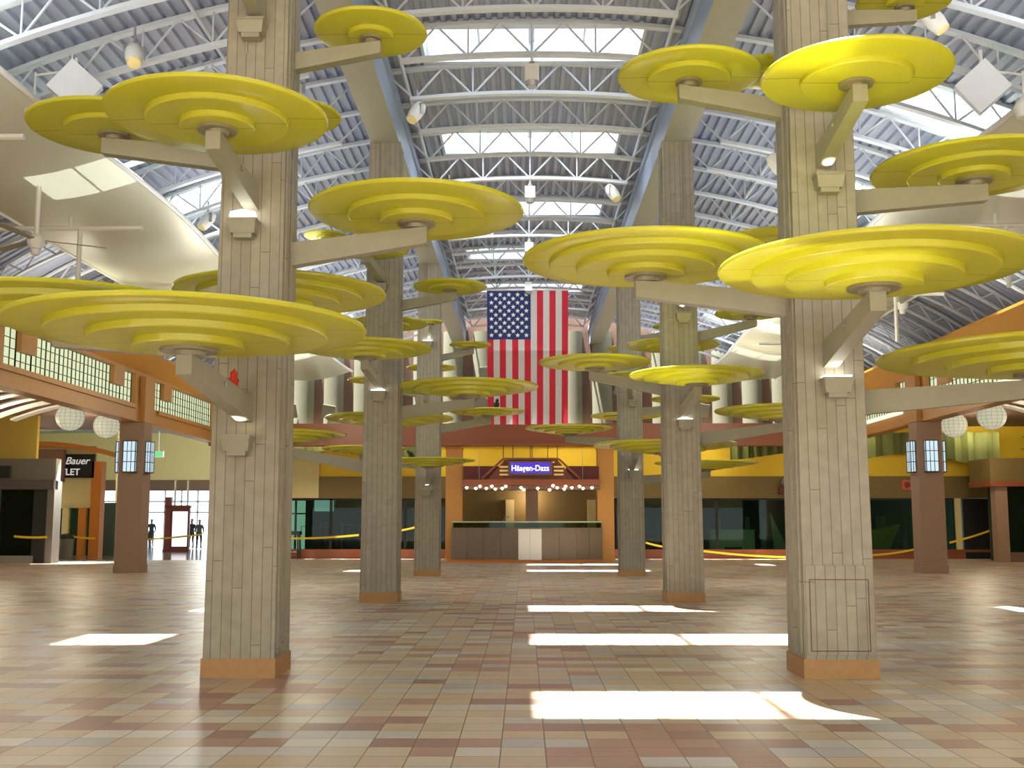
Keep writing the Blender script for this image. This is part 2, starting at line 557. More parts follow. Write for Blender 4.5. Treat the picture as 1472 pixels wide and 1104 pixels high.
# curved rafters of the side roofs
for s, nm in ((-1, 'left'), (1, 'right')):
    first = None
    n = 0
    for k in range(-2, 13):
        y = LINE(k)
        n += 1
        lab = f'pale curved lattice rafter under the {nm} side roof, {ORD[n - 1]} from the viewer'
        if first is None:
            t = thing('side_rafter', lab, 'rafter', (0, y, 0), 0, f'curved rafters of the {nm} side roof')
            zf = lambda x: 9.25 - 2.05 * (max(0, x - 10.1) / 4.3) ** 1.6
            P = [10.2 + 4.1 * i / 10 for i in range(11)]
            MB().tube([(s * x, 0, zf(x) - .08) for x in P], .05).build('top_chord', M_TRUSS, t)
            MB().tube([(s * x, 0, zf(x) - .5) for x in P], .05).build('bottom_chord', M_TRUSS, t)
            for i in range(10):
                a, c = (.08, .5) if i % 2 else (.5, .08)
                MB().tube([(s * P[i], 0, zf(P[i]) - a), (s * P[i + 1], 0, zf(P[i + 1]) - c)], .025).build('brace', M_TRUSS, t)
            first = t
        else:
            dup(first, (0, y, 0), None, lab)
    # lattice girder carrying them along the clerestory
    t = thing('lattice_girder', f'pale lattice girder under the eave of the {nm} side roof', 'girder', (s * 14.1, 0, -.3))
    for z in (6.75, 7.35):
        MB().box(-.05, .05, 12, 49.5, z - .05, z + .05).build('chord', M_TRUSS, t)
    y = 18.0; i = 0
    while y < 49:
        z0, z1 = (6.75, 7.35) if i % 2 else (7.35, 6.75)
        MB().tube([(0, y, z0), (0, y + .93, z1)], .03).build('brace', M_TRUSS, t)
        y += .93; i += 1

# ------------------------------------------------------------------ suspended soffits
for s, nm in ((-1, 'left'), (1, 'right')):
    b = MB()
    ny, nx = 60, 10
    rows = []
    for j in range(ny + 1):
        y = 8 + 41.5 * j / ny
        wob = .16 * sin(y * .42 + 1.2)
        row = []
        for i in range(nx + 1):
            u = i / nx
            x = 7.9 + wob + (3.15 - wob) * u
            z = 8.38 + .1 * wob - .35 * u - .22 * sin(pi * u)
            row.append((s * x, y, z))
        rows.append(row)
    k = 0
    for row in rows: b.v += row
    for j in range(ny):
        for i in range(nx):
            a = j * (nx + 1) + i
            b.f.append((a, a + 1, a + nx + 2, a + nx + 1)); b.mi.append(0)
    w = struct('ceiling', b, M_WING, f'{nm} suspended pale wave soffit', 60)
    e = MB().tube([r[0] for r in rows], .055, 6); e.build('edge_trim', M_WHITE, w, smooth=60)
    e = MB().tube([r[-1] for r in rows], .045, 6); e.build('edge_trim', M_WHITE, w, smooth=60)
    for n, j in enumerate((13, 21, 31, 43)):
        y = rows[j][0][1]
        t = thing('soffit_hanger', f'white pipe hanger under the {nm} wave soffit, {ORD[n]} from the viewer', 'pipe hanger', (s * 9.6, y, 7.6), 0, 'pipe hangers of the soffits')
        MB().tube([(-1.7, 0, 0.1), (1.5, 0, 0.1)], .05).build('crossbar', M_WHITE, t)
        MB().tube([(0, 0, .1), (0, 0, .5)], .05).build('drop_pipe', M_WHITE, t)
        MB().tube([(.2, 0, .1), (.2, 0, -1.2)], .05).build('drop_pipe', M_WHITE, t)

# ------------------------------------------------------------------ clerestory beams on the side columns
PY = 36.9
for s, nm in ((-1, 'left'), (1, 'right')):
    X = s * 13.05
    b = MB()
    b.box(X - .25, X + .25, 14, 46.4, 4.9, 5.44)            # lower beam
    b.box(X - .2, X + .2, 14, 46.4, 6.46, 6.75)             # upper beam
    for y0, y1 in ((PY - .95, PY + .95), (PY - 11.2 - .95, PY - 11.2 + .95), (45.2, 46.4)):
        b.box(X - .22, X + .22, y0, y1, 5.44, 6.46)
    # square blocks that notch the windows
    for c in (PY, PY - 11.2, PY + 11.2):
        for q in (-1, 1):
            y0 = c + q * (.95 + 1.0); y1 = y0 + q * .9
            y0, y1 = sorted((y0, y1))
            if y1 < 46.4: b.box(X - .2, X + .2, y0, y1, 5.92, 6.46)
    struct('trim_3' if s < 0 else 'trim_4', b, M_WOOD, f'{nm} timber clerestory beam on the side columns')
    b = MB()
    b.hexa([(X - s * .1, 14, 6.5), (X + s * .3, 14, 6.6), (X + s * .3, 46.4, 6.6), (X - s * .1, 46.4, 6.5)],
           [(X - s * .85, 14, 7.0), (X - s * .8, 14, 7.1), (X - s * .8, 46.4, 7.1), (X - s * .85, 46.4, 7.0)])
    struct('trim_5' if s < 0 else 'trim_6', b, M_CORN, f'{nm} sloping timber cornice above the clerestory')
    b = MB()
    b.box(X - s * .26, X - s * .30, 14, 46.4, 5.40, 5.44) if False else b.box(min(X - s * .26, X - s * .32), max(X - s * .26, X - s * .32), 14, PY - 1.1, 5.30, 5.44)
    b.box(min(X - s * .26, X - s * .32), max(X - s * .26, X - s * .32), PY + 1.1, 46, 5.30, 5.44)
    struct('trim_7' if s < 0 else 'trim_8', b, M_WOOD if s < 0 else emis('ledge_daylight_glow', (250, 246, 225), .9), f'ledge moulding of the {nm} clerestory beam')  # right ledge glows by itself to stand in for daylight on it
    # backlit panes
    for c in (PY - 11.2, PY):
        segs = [(c + .95, c + 1.95, 5.44, 6.46), (c + 1.95, c + 2.85, 5.44, 5.92), (c + 2.85, c + 11.2 - 2.85, 5.44, 6.46),
                (c + 11.2 - 2.85, c + 11.2 - 1.95, 5.44, 5.92), (c + 11.2 - 1.95, c + 11.2 - .95, 5.44, 6.46)]
        for (y0, y1, z0, z1) in segs:
            if y0 > 45.2: continue
            y1 = min(y1, 45.2)
            wi += 1
            p = MB().box(X - .04, X + .04, y0, y1, z0, z1)
            w = struct(f'window_{wi}', p, M_SHOJI, f'backlit paper pane in the {nm} clerestory')
            g = MB()
            ny = max(2, round((y1 - y0) / .29)); nz = max(2, round((z1 - z0) / .25))
            for i in range(ny + 1):
                y = y0 + (y1 - y0) * i / ny
                t = .022 if i % 3 == 0 else .008
                g.box(min(X - s * .04, X - s * .065), max(X - s * .04, X - s * .065), y - t, y + t, z0, z1)
            for i in range(nz + 1):
                z = z0 + (z1 - z0) * i / nz
                g.box(min(X - s * .04, X - s * .06), max(X - s * .04, X - s * .06), y0, y1, z - .009, z + .009)
            g.build('muntin', M_MUNT, w)
    # aisle ceiling behind
    b = MB(); b.box(min(s * 13.3, s * 24), max(s * 13.3, s * 24), -10, 52.5, 6.0, 6.15)
    struct('ceiling', b, M_BROWN, f'low brown ceiling of the {nm} aisle')
    # curved white baffles
    first = None
    n = 0
    for y in [26.5 + 1.25 * i for i in range(12)]:
        n += 1
        lab = f'white curved ceiling baffle in the {nm} aisle, {ORD[n - 1]} from the viewer'
        if first is None:
            t = MB(); m = 12
            for i in range(m):
                xa, xb = 13.4 + 5.4 * i / m, 13.4 + 5.4 * (i + 1) / m
                za, zb_ = [5.15 + .75 * sin(pi * (x - 13.0) / 6.2) for x in (xa, xb)]
                xa, xb = s * xa, s * xb
                if xa > xb: xa, xb, za, zb_ = xb, xa, zb_, za
                t.hexa([(xa, -.25, za), (xb, -.25, zb_), (xb, .25, zb_), (xa, .25, za)],
                       [(xa, -.25, za + .06), (xb, -.25, zb_ + .06), (xb, .25, zb_ + .06), (xa, .25, za + .06)])
            first = t.build('ceiling_baffle', M_WHITE, None, (0, y, 0), 40)
            tag(first, lab, 'ceiling baffle', 'curved baffles of the aisles')
        else:
            dup(first, (0, y, 0), None, lab)

# ------------------------------------------------------------------ outer walls and closing planes
b = MB(); b.box(-24.2, -24, -10, 49, 0, 6.1); struct('wall_left', b, M_CREAM, 'outer wall of the left aisle')
b = MB(); b.box(24, 24.2, -10, 52.5, 0, 6.1); struct('wall_right', b, M_CREAM, 'outer wall of the right aisle')
# beam ring at the far end
b = MB(); b.box(-13.3, 13.3, 46.2, 46.7, 4.86, 5.72); b.box(-13.3, 13.3, 46.1, 46.8, 4.80, 4.90)
struct('trim_9', b, M_REDBR, 'red brown ring beam across the far end')
# upper far wall with fabric panels
b = MB(); b.box(-14.5, 14.5, 50.4, 50.7, 5.2, 11.2); struct('wall_back', b, M_BROWN, 'brown upper far wall behind the panels')
first = None
n = 0
for i in range(-9, 10):
    if i == 0: continue
    x = (abs(i) - .5) * 1.36 * (1 if i > 0 else -1)
    n += 1
    lab = f'tall pale sage wall panel bowed like a column, {ORD[n - 1]} from the left on the far wall'
    if first is None:
        t = MB(); m = 10; k = 0
        for z in (0, 1):
            for j in range(m + 1):
                a = pi * j / m
                t.v.append((.46 * cos(a), -.3 * sin(a) - .01, 5.0 * z))
        for j in range(m):
            t.f.append((j, j + 1, m + 2 + j, m + 1 + j)); t.mi.append(0)
        t.f.append(tuple(range(m + 1))); t.f.append(tuple(range(2 * m + 1, m, -1))); t.mi += [0, 0]
        first = t.build('wall_panel', M_PANEL, None, (x, 50.39, 5.3), 40)
        tag(first, lab, 'wall panel', 'bowed panels on the far wall')
    else:
        d = dup(first, (x, 50.39, 5.3), None, lab)
# tilted square boards on that wall
for n, (px, py, rz) in enumerate(((417, 592, -8), (472, 592, 10), (655, 553, 45), (698, 537, -6), (694, 580, 45), (893, 560, 20), (1010, 590, 8))):
    p = at(px, py, 50)
    o = MB().box(-.3, .3, -.03, .03, -.3, .3).build('acoustic_board', M_TAN, None, (p.x, 50.02, p.z))
    o.rotation_euler = (radians(12), radians(rz), 0)
    tag(o, f'small tan square acoustic board hung on the far wall, {ORD[n]} from the left', 'acoustic board', 'acoustic boards on the far wall')
# ------------------------------------------------------------------ stone columns
HTOP = 9.74
def hw(z): return .375 * (1 - .135 * z / HTOP)
CN = ['nearest left column', 'nearest right column', 'second left column', 'second right column', 'third left column', 'third right column']
COLS = []
for i in range(6):
    s = -1 if i % 2 == 0 else 1
    y = YC[i // 2]
    t = thing('stone_column', f'tall tapered board marked stone column, {CN[i]}', 'column', (s * XC, y, 0), 0, 'stone columns of the nave')
    COLS.append((s * XC, y))
    b = MB(); h0, h1 = hw(.2), hw(HTOP)
    b.hexa([(-h0, -h0, .2), (h0, -h0, .2), (h0, h0, .2), (-h0, h0, .2)], [(-h1, -h1, HTOP), (h1, -h1, HTOP), (h1, h1, HTOP), (-h1, h1, HTOP)])
    b.build('shaft', M_STONE, t)
    p = MB(); p.box(-.39, .39, -.39, .39, 0, .2); p.build('plinth', M_PLINTH, t)
    # raised boards on the inner and outer faces
    for sg in (-1, 1):
        for y0, y1, th, za, zb in ((-.30, -.16, .022, .25, 9.6), (-.1, .04, .035, .25, 9.6), (.1, .26, .022, 1.2, 9.6)):
            f = MB()
            def X(z, e): return sg * (hw(z) + e)
            sc0, sc1 = hw(za) / .375, hw(zb) / .375
            lo = [(X(za, -.02), y0 * sc0, za), (X(za, th), y0 * sc0, za), (X(za, th), y1 * sc0, za), (X(za, -.02), y1 * sc0, za)]
            hi = [(X(zb, -.02), y0 * sc1, zb), (X(zb, th), y0 * sc1, zb), (X(zb, th), y1 * sc1, zb), (X(zb, -.02), y1 * sc1, zb)]
            f.hexa(lo, hi); f.build('board', M_STONE, t)
    # access panel at the base
    if i == 1:
        f = MB(); f.box(-.345, .345, -.385, -.33, .24, 1.16); ap = f.build('access_panel', M_STONE, t)
        f = MB()
        for a in ((-.31, -.30, .28, 1.02), (.30, .31, .28, 1.02)): f.box(a[0], a[1], -.389, -.38, a[2], a[3])
        for a in ((-.31, .31, .28, .29), (-.31, .31, 1.01, 1.02)): f.box(a[0], a[1], -.389, -.38, a[2], a[3])
        f.build('panel_joint', M_WOODD, ap)
    cb = MB()
    cx = .12 * s
    cb.tube([(cx, -hw(z) - .012, z) for z in (8.0 if i > 1 else 6.8, 9.7)], .016)
    cb.build('conduit', M_TAN, t)

# ------------------------------------------------------------------ yellow discs on arms
DIRN = {'R': 'reaching right', 'L': 'reaching left', 'F': 'reaching toward the viewer', 'B': 'reaching to the back'}
# column, direction, ellipse centre x, y, half width, offset (F/B), pixel row where the arm meets the column, note
DISCS = [
 (0, 'R', 533, 50, 81, 1.47, 92, 'small upper'), (0, 'F', None, 7.62, .9, 1.45, None, 'small topmost'),
 (0, 'C', 313, 172, 157, 1.5, 288, 'upper'), (0, 'L', 165, 188, 120, 0, 232, 'upper'),
 (0, 'B', 417, 170, 73, 1.5, None, 'upper'), (0, 'R', 599, 308, 154, 0, 368, 'large lower'),
 (0, 'C', 273, 476, 252, 2.05, 590, 'largest lower'), (0, 'L', 96, 447, 200, 0, 500, 'large lower'),
 (0, 'B', 402, 425, 151, 2.05, None, 'large lower'),
 (1, 'R', 1300, 5, 68, 0, 28, 'small topmost'), (1, 'L', 990, 112, 102, 0, 160, 'upper'),
 (1, 'C', 1230, 113, 134, 1.5, 228, 'upper'), (1, 'B', 1108, 106, 62, 1.5, None, 'upper'),
 (1, 'R', 1400, 247, 143, 0, 292, 'middle'), (1, 'L', 928, 377, 177, 0, 440, 'large lower'),
 (1, 'C', 1255, 388, 220, 2.05, 512, 'large lower'), (1, 'B', 1118, 354, 95, 2.05, None, 'large lower'),
 (1, 'R', 1492, 515, 222, 0, 580, 'largest lowest'),
 (2, 'L', 468, 341, 31, 0, 362, 'small upper'), (2, 'C', 529, 360, 59, 1.4, 402, 'upper'),
 (2, 'R', 647, 414, 53, 0, 440, 'upper'), (2, 'C', 526, 503, 95, 2.0, 553, 'large lower'),
 (2, 'B', 557, 467, 58, 1.8, None, 'upper'), (2, 'R', 674, 558, 100, 0, 594, 'large lower'),
 (2, 'L', 410, 626, 88, 0, 672, 'largest lowest'), (2, 'B', 560, 603, 92, 2.05, None, 'large lower'),
 (3, 'C', 988, 384, 45, 1.4, 437, 'upper'), (3, 'R', 1079, 452, 51, 0, 486, 'upper'),
 (3, 'B', 968, 498, 66, 1.6, None, 'upper'), (3, 'L', 855, 523, 81, 0, 560, 'large lower'),
 (3, 'C', 1001, 541, 96, 1.9, 595, 'large lower'), (3, 'R', 1122, 592, 94, 0, 632, 'large lower'),
 (3, 'B', 957, 641, 103, 2.05, None, 'largest lowest'),
 (4, 'C', 619, 464, 18, 1.1, 484, 'small upper'), (4, 'R', 676, 497, 30, 0, 515, 'upper'),
 (4, 'B', 620, 530, 36, 1.5, None, 'upper'), (4, 'L', 542, 548, 42, 0, 566, 'upper'),
 (4, 'C', 612, 563, 38, 1.7, 592, 'middle'), (4, 'R', 701, 593, 54, 0, 617, 'large lower'),
 (4, 'L', 523, 646, 60, 0, 668, 'large lower'), (4, 'C', 621, 663, 66, 2.0, 692, 'largest lowest'),
 (5, 'R', 960, 471, 22, 0, 487, 'small upper'), (5, 'B', 903, 502, 30, 1.3, None, 'upper'),
 (5, 'C', 905, 541, 38, 1.5, 573, 'upper'), (5, 'R', 985, 575, 50, 0, 592, 'middle'),
 (5, 'B', 900, 599, 51, 1.7, None, 'large lower'), (5, 'L', 818, 617, 63, 0, 636, 'large lower'),
 (5, 'C', 913, 643, 60, 1.9, 672, 'large lower'), (5, 'R', 1015, 667, 74, 0, 690, 'largest lowest'),
]
def disc_mesh(R, seg):
    b = MB()
    st = [1.0]
    if R < .75: st += [.40]
    elif R < 1.05: st += [.58]
    elif R < 1.25: st += [.64, .34]
    else: st += [.78, .56, .31]
    h = .03 + .016 * R
    prof = [(0, 0)]
    prof = []
    # underside from the rim inward: every ring is recessed a little deeper
    z = 0
    prof.append((R, .03)); prof.append((R - .012, .008))
    for i, q in enumerate(st):
        nxt = st[i + 1] if i + 1 < len(st) else 0
        r0 = (q * R - .03) if i == 0 else q * R - .012
        prof.append((r0, z))
        if nxt:
            prof.append((nxt * R + .006, z + .008)); z -= h; prof.append((nxt * R, z + .01))
        else:
            prof.append((0, z))
    prof.reverse()
    prof += [(R - .012, .05), (R * .8, .06), (0, .07)]
    b.lathe(prof, seg)
    return b, z
NAMES = set()
for (ci, dr, cx, cy, hwp, off, ay, note) in DISCS:
    X0, Yc = COLS[ci]
    s = -1 if ci % 2 == 0 else 1
    if dr == 'F':
        H = Vector((X0, Yc - off, cy)); R = hwp; d = Vector((0, -1, 0)); za = cy - .33; word = 'F'
    else:
        word = {'C': 'F'}.get(dr, dr)
        Y = Yc - off if dr == 'C' else (Yc + off if dr == 'B' else Yc)
        H = at(cx, cy, Y); R = hwp * depth(H) / F
        if dr in 'CB': H.x = X0 + max(-.2, min(.2, H.x - X0))
        d = {'C': Vector((0, -1, 0)), 'B': Vector((0, 1, 0)), 'R': Vector((1, 0, 0)), 'L': Vector((-1, 0, 0))}[dr]
        if ay is None: za = H.z - .38
        elif dr == 'C': za = at(cx, ay, Yc - .34).z
        else: za = at(cx, ay, Yc).z
        za = min(za, H.z - .18)
    lab = f'yellow {note} disc with tan arm {DIRN[word]} from the {CN[ci]}'
    assert lab not in NAMES, lab
    NAMES.add(lab)
    t = thing('disc_canopy', lab, 'decorative disc', tuple(H), 0, 'yellow disc canopies on the columns')
    b, zt = disc_mesh(R, 96 if ci < 2 else 64)
    b.build('disc', M_YEL, t, smooth=28)
    hr = max(.1, min(.26, .15 * R + .03))
    hub = MB().lathe([(0, zt - .07), (hr * .55, zt - .07), (hr * .6, zt - .03), (hr, zt - .03), (hr, zt + .005), (0, zt + .005)], 40)
    hub.build('hub', M_HUB, t, smooth=30)
    # arm
    A = Vector((0, 0, zt - .06))
    hz = hw(za)
    B = Vector((X0, Yc, za)) + d * (hz - .03) - H
    side = Vector((d.y, -d.x, 0)) if abs(d.z) < 1 else Vector((1, 0, 0))
    dirn = (B - A); flat = Vector((dirn.x, dirn.y, 0)).normalized(); sd = Vector((-flat.y, flat.x, 0))
    w = .075 if R > .6 else .05
    k = min(1, R / 1.1) ** .5
    hA, hB = .19 * k, .27 * k
    A2 = A - flat * .12
    b = MB()
    b.hexa([A2 - sd * w + Vector((0, 0, -hA)), A2 + sd * w + Vector((0, 0, -hA)), B + sd * w + Vector((0, 0, -hB / 2)), B - sd * w + Vector((0, 0, -hB / 2))],
           [A2 - sd * w, A2 + sd * w, B + sd * w + Vector((0, 0, hB / 2)), B - sd * w + Vector((0, 0, hB / 2))])
    arm = b.build('arm', M_TAN, t)
    if dr in 'CB':
        m = A.lerp(B, .45)
        MB().tube([m + Vector((-.09, 0, -.02)), m + Vector((.09, 0, -.02))], .03, 10).build('pivot_bolt', M_ALU, arm)

# ------------------------------------------------------------------ sconces on the columns
M_LENS = emis('lamp_lens', (255, 252, 240), 6)
SC = [(0, 358, 42, 0), (0, 345, 327, 2), (0, 337, 636, 0), (1, 1192, 262, 0), (1, 1203, 553, 1), (2, 541, 567, 1), (2, 543, 413, 0),
      (4, 614, 494, 1), (4, 613, 707, 0), (3, 985, 455, 0), (3, 987, 608, 1), (5, 912, 578, 0), (5, 912, 679, 1)]
NTH = {}
for (ci, px, py, lit) in SC:
    X0, Yc = COLS[ci]
    p = at(px, py, Yc - .35)
    yf = Yc - hw(p.z)
    st = {0: 'unlit', 1: 'lit', 2: 'brightly glowing'}[lit]
    hgt = 'upper' if p.z > 4.9 else ('middle' if p.z > 3.2 else 'low')
    lab = f'{st} tan {hgt} uplight box on the front of the {CN[ci]}'
    t = thing('column_uplight', lab, 'wall light', (X0 + (p.x - X0) * .5, yf, p.z), 0, 'uplight boxes on the columns')
    b = MB(); b.hexa([(-.13, -.16, -.1), (.13, -.16, -.1), (.13, .02, -.1), (-.13, .02, -.1)], [(-.15, -.2, .03), (.15, -.2, .03), (.15, .02, .03), (-.15, .02, .03)])
    b.build('housing', M_TAN, t)
    MB().box(-.16, .16, -.21, .02, .03, .06).build('rim', M_TAN, t)
    MB().box(-.1, .1, -.15, -.02, -.15, -.1).build('mounting_bracket', M_TAN, t)
    b = MB(); 
    if lit == 2: b.lathe([(0, -.15), (.05, -.13), (.075, 0), (.05, .13), (0, .15)], 16, axis='x'); o = b.build('lamp_lens', M_LENS, t, (0, -.14, .09))
    elif lit: b.box(-.14, .14, -.19, -.01, .061, .08); b.build('lamp_lens', M_LENS, t)
    else: b.box(-.14, .14, -.19, -.01, .061, .066); b.build('lamp_lens', M_ALU, t)
    lamp('uplight_lamp', 'SPOT', (t.location.x, yf - .12, p.z + .12), 16, (1, .96, .72), .05, (radians(180 + 8), 0, 0), spot_size=radians(75), spot_blend=.6)
# ------------------------------------------------------------------ side columns with lanterns
M_LANT = emis('lantern_glass', (200, 226, 240), .95)
for s, nm in ((-1, 'left'), (1, 'right')):
    t = thing('side_column', f'square mauve stucco column carrying the {nm} timber beam', 'column', (s * 13.05, 36.75, 0), 0, 'mauve side columns')
    MB().box(-.4, .4, -.4, .4, .0, 4.89).build('shaft', M_STONE2, t)
    MB().box(-.42, .42, -.42, .42, 0, .25).build('plinth', M_STONE2, t)
    if True:
        b = MB(); b.box(-.42, -.24, -.46, .4, 4.9, 6.4); b.box(.24, .42, -.46, .4, 4.9, 6.4)
        b.build('post_bracket', M_WOOD, t)
    for dx, dy, fc in ((0, -.4, 'front'), (-.4, 0, 'left'), (.4, 0, 'right')):
        l = thing('wall_lantern', f'pale blue paned box lantern on the {fc} face of the {nm} mauve column', 'lantern', (s * 13.05 + dx, 36.75 + dy, 3.25), {'front': 0, 'left': -pi / 2, 'right': pi / 2}[fc], 'lanterns on the mauve columns')
        MB().box(-.2, .2, -.16, -.02, .03, 1.0).build('diffuser', M_LANT, l)
        g = MB()
        for x in (-.2, -.067, .067, .2): g.box(x - .01, x + .01, -.172, -.155, 0, 1.03)
        for x in (-.2, .2):
            for yy in (-.17, -.09, -.02): g.box(x - .012, x + .012, yy - .01, yy + .01, 0, 1.03)
        for z in (0, .34, .68, 1.02): g.box(-.22, .22, -.175, 0.0, z - .012, z + .012)
        g.build('frame', M_MUNT, l)

# ------------------------------------------------------------------ paper globes
M_GLOBE = emis('globe_paper', (236, 234, 205), .55)
first = None
for n, (px, py, side) in enumerate(((96, 598, 'left'), (150, 610, 'left'), (1425, 598, 'right'), (1370, 607, 'right'))):
    s = -1 if side == 'left' else 1
    Y = (37.3, 40.6)[n % 2]
    lab = f'round white wire gridded paper globe lamp in the {side} aisle, {"nearer" if n % 2 == 0 else "farther"} of two'
    if first is None:
        t = thing('globe_lamp', lab, 'globe lamp', (s * 15.5, Y, 5.15), 0, 'paper globe lamps')
        MB().lathe([(.46 * sin(pi * i / 20), -.46 * cos(pi * i / 20)) for i in range(21)], 40).build('globe', M_GLOBE, t, smooth=60)
        g = MB()
        for k in range(7):
            z = -.36 + .12 * k; r = sqrt(.2116 - z * z) + .003
            g.tube([(r * cos(2 * pi * j / 32), r * sin(2 * pi * j / 32), z) for j in range(33)], .005, 4, cap=False)
        for k in range(8):
            a = pi * k / 8
            g.tube([(.463 * cos(u) * cos(a), .463 * cos(u) * sin(a), .463 * sin(u)) for u in [2 * pi * j / 32 for j in range(33)]], .005, 4, cap=False)
        g.build('wire_grid', M_TAN, t)
        MB().tube([(0, 0, .45), (0, 0, .84)], .02).build('stem', M_BLACK, t)
        first = t
    else:
        dup(first, (s * 15.5, Y, 5.15), 0, lab)

# ------------------------------------------------------------------ flag
flag = thing('american_flag', 'large American flag hanging vertically with stars at upper left in the centre', 'flag', (0.03, 38.6, 4.0))
p0 = at(700, 418, 38.6); p1 = at(818, 610, 38.6)
FX0, FX1, FZ0, FZ1 = p0.x, p1.x, p1.z, p0.z
flag.location = ((FX0 + FX1) / 2, 38.6, FZ0)
FW, FH = FX1 - FX0, FZ1 - FZ0
def wave(u, v):
    return .05 * sin(u * 17 + v * 2) * (1 - v) + .03 * sin(u * 31 - v * 3) * (1 - .6 * v)
M_FR = translucent_mat('flag_red', (220, 44, 66), .7, .25); M_FW = translucent_mat('flag_white', (232, 226, 222), .7, .25)
M_FB = translucent_mat('flag_blue', (48, 62, 122), .7, .2)
def cloth(u0, u1, v0, v1, nu, nv, off=0):
    b = MB()
    for j in range(nv + 1):
        for i in range(nu + 1):
            u = u0 + (u1 - u0) * i / nu; v = v0 + (v1 - v0) * j / nv
            x = (u - .5) * FW * (1 - .03 * (1 - v)) ; b.v.append((x, wave(u, v) + off, v * FH))
    for j in range(nv):
        for i in range(nu):
            a = j * (nu + 1) + i
            b.f.append((a, a + 1, a + nu + 2, a + nu + 1)); b.mi.append(0)
    return b
CV = .632
for i in range(13):
    v1 = CV if i < 7 else 1
    cloth(i / 13, (i + 1) / 13, 0, v1, 4, 30).build('stripe', M_FR if i % 2 == 0 else M_FW, flag, smooth=60)
canton = cloth(0, 7 / 13, CV, 1, 28, 24).build('canton', M_FB, flag, smooth=60)
for r in range(11):                      # the field of fifty stars turned on its side
    for c in range(9):
        if (r + c) % 2: continue
        u = (c + 1) / 10 * 7 / 13; v = CV + (1 - CV) * (r + 1) / 12
        pts = []
        for k in range(10):
            a = pi / 2 + k * pi / 5; rad = .088 if k % 2 == 0 else .042
            pts.append(((u - .5) * FW * (1 - .03 * (1 - v)) + rad * cos(a), 0, v * FH + rad * sin(a)))
        b = MB(); y = wave(u, v) - .035
        b.v = [(p[0], y, p[2]) for p in pts] + [(pts[0][0] * 0 + (u - .5) * FW * (1 - .03 * (1 - v)), y, v * FH)]
        for k in range(10): b.f.append((k, (k + 1) % 10, 10)); b.mi.append(0)
        b.build('star', mat('star_white', (245, 245, 245), .7, 0, 0), canton)
MB().tube([(-FW / 2 - .05, 0, FH + .02), (FW / 2 + .05, 0, FH + .02)], .025, 8).build('hanging_rod', M_WHITE, flag)
for x in (-FW / 2, 0, FW / 2):
    MB().tube([(x, 0, FH), (x, 0, FH + .55)], .01).build('cord', M_WHITE, flag)

# ------------------------------------------------------------------ lights and boxes hung under the roof
def roof_bottom(x): return ZB - arc(x) - .03
# high bay lights on the centre line
first = None
for n, (k, dz, h) in enumerate(((-2, 0, 1), (2, 0, 1), (5, 0, 1), (8, 0, 1))):
    lab = f'white square high bay lamp hung on the centre line, {ORD[n]} from the viewer'
    loc = (0, LINE(k), roof_bottom(0))
    if first is None:
        t = thing('high_bay_lamp', lab, 'ceiling lamp', loc, 0, 'high bay lamps on the centre line')
        MB().tube([(0, 0, .03), (0, 0, -.2)], .025).build('rod', M_WHITE, t)
        hb = MB().box(-.13, .13, -.13, .13, -.5, -.2).build('housing', M_WHITE, t)
        MB().lathe([(0, -.6), (.1, -.6), (.13, -.5), (0, -.5)], 20).build('lens', M_ALU, hb)
        MB().box(-.05, .05, -.05, .05, -.2, -.12).build('collar', M_ALU, t)
        first = t
    else: dup(first, loc, 0, lab)
# projector spots
proto = None
PR = [(195, 28, 16.9), (270, 78, 19.6), (600, 106, 21.5), (880, 274, 27.1), (646, 266, 27.1), (1340, 26, 15.9), (425, 120, 19.6), (1115, 235, 21.5), (1290, 130, 21.5), (300, 275, 25.3), (868, 330, 32.7)]
for n, (px, py, Y) in enumerate(PR):
    p = at(px, py, Y)
    top = roof_bottom(p.x)
    p.z = min(p.z, top - .25)
    lab = f'white projector spotlight hanging from the roof joists, {ORD[n]} of the set listed across the roof'
    side = 'left bay' if p.x < -3.2 else ('right bay' if p.x > 3.2 else 'centre bay')
    lab = {0: 'white projector spotlight hung high at the upper left corner of the roof', 1: 'white projector spotlight beside the nearest left column in the left bay',
           2: 'white projector spotlight left of the nearest overhead skylight', 3: 'white projector spotlight right of the second overhead skylight',
           4: 'white projector spotlight left below the second overhead skylight', 5: 'white projector spotlight near the topmost right disc',
           6: 'white projector spotlight just behind the nearest left column', 7: 'white projector spotlight just left of the nearest right column',
           8: 'white projector spotlight behind the upper right disc near the right skylight', 9: 'dark tilted projector spotlight left of the nearest left column by the far left skylight',
           10: 'white projector spotlight right of the third overhead skylight'}[n]
    if n != 9: lab = lab
    else: lab = 'white projector spotlight beside the second left skylight'
    if proto is None:
        t = thing('projector_spotlight', lab, 'spotlight', tuple(p), .4, 'projector spotlights under the roof')
        MB().tube([(0, 0, .12), (0, 0, .45)], .02).build('hanger', M_ALU, t)
        b = MB(); b.box(-.17, -.15, -.03, .03, -.08, .14); b.box(.15, .17, -.03, .03, -.08, .14); b.box(-.17, .17, -.03, .03, .12, .14); b.build('yoke', M_ALU, t)
        b = MB(); b.lathe([(0, -.24), (.11, -.24), (.14, -.1), (.14, .08), (.1, .2), (0, .22)], 20)
        hs = b.build('housing', M_WHITE, t, smooth=40); hs.rotation_euler = (radians(-35), 0, 0)
        b = MB(); b.lathe([(0, -.27), (.1, -.265), (.115, -.235), (0, -.235)], 20)
        o = b.build('lens', mat('projector_lens', (230, 215, 150), .3, 0, 0), hs, smooth=40)
        proto = t
    else:
        dup(proto, tuple(p), (n * 1.7) % 3 - 1.2, lab)
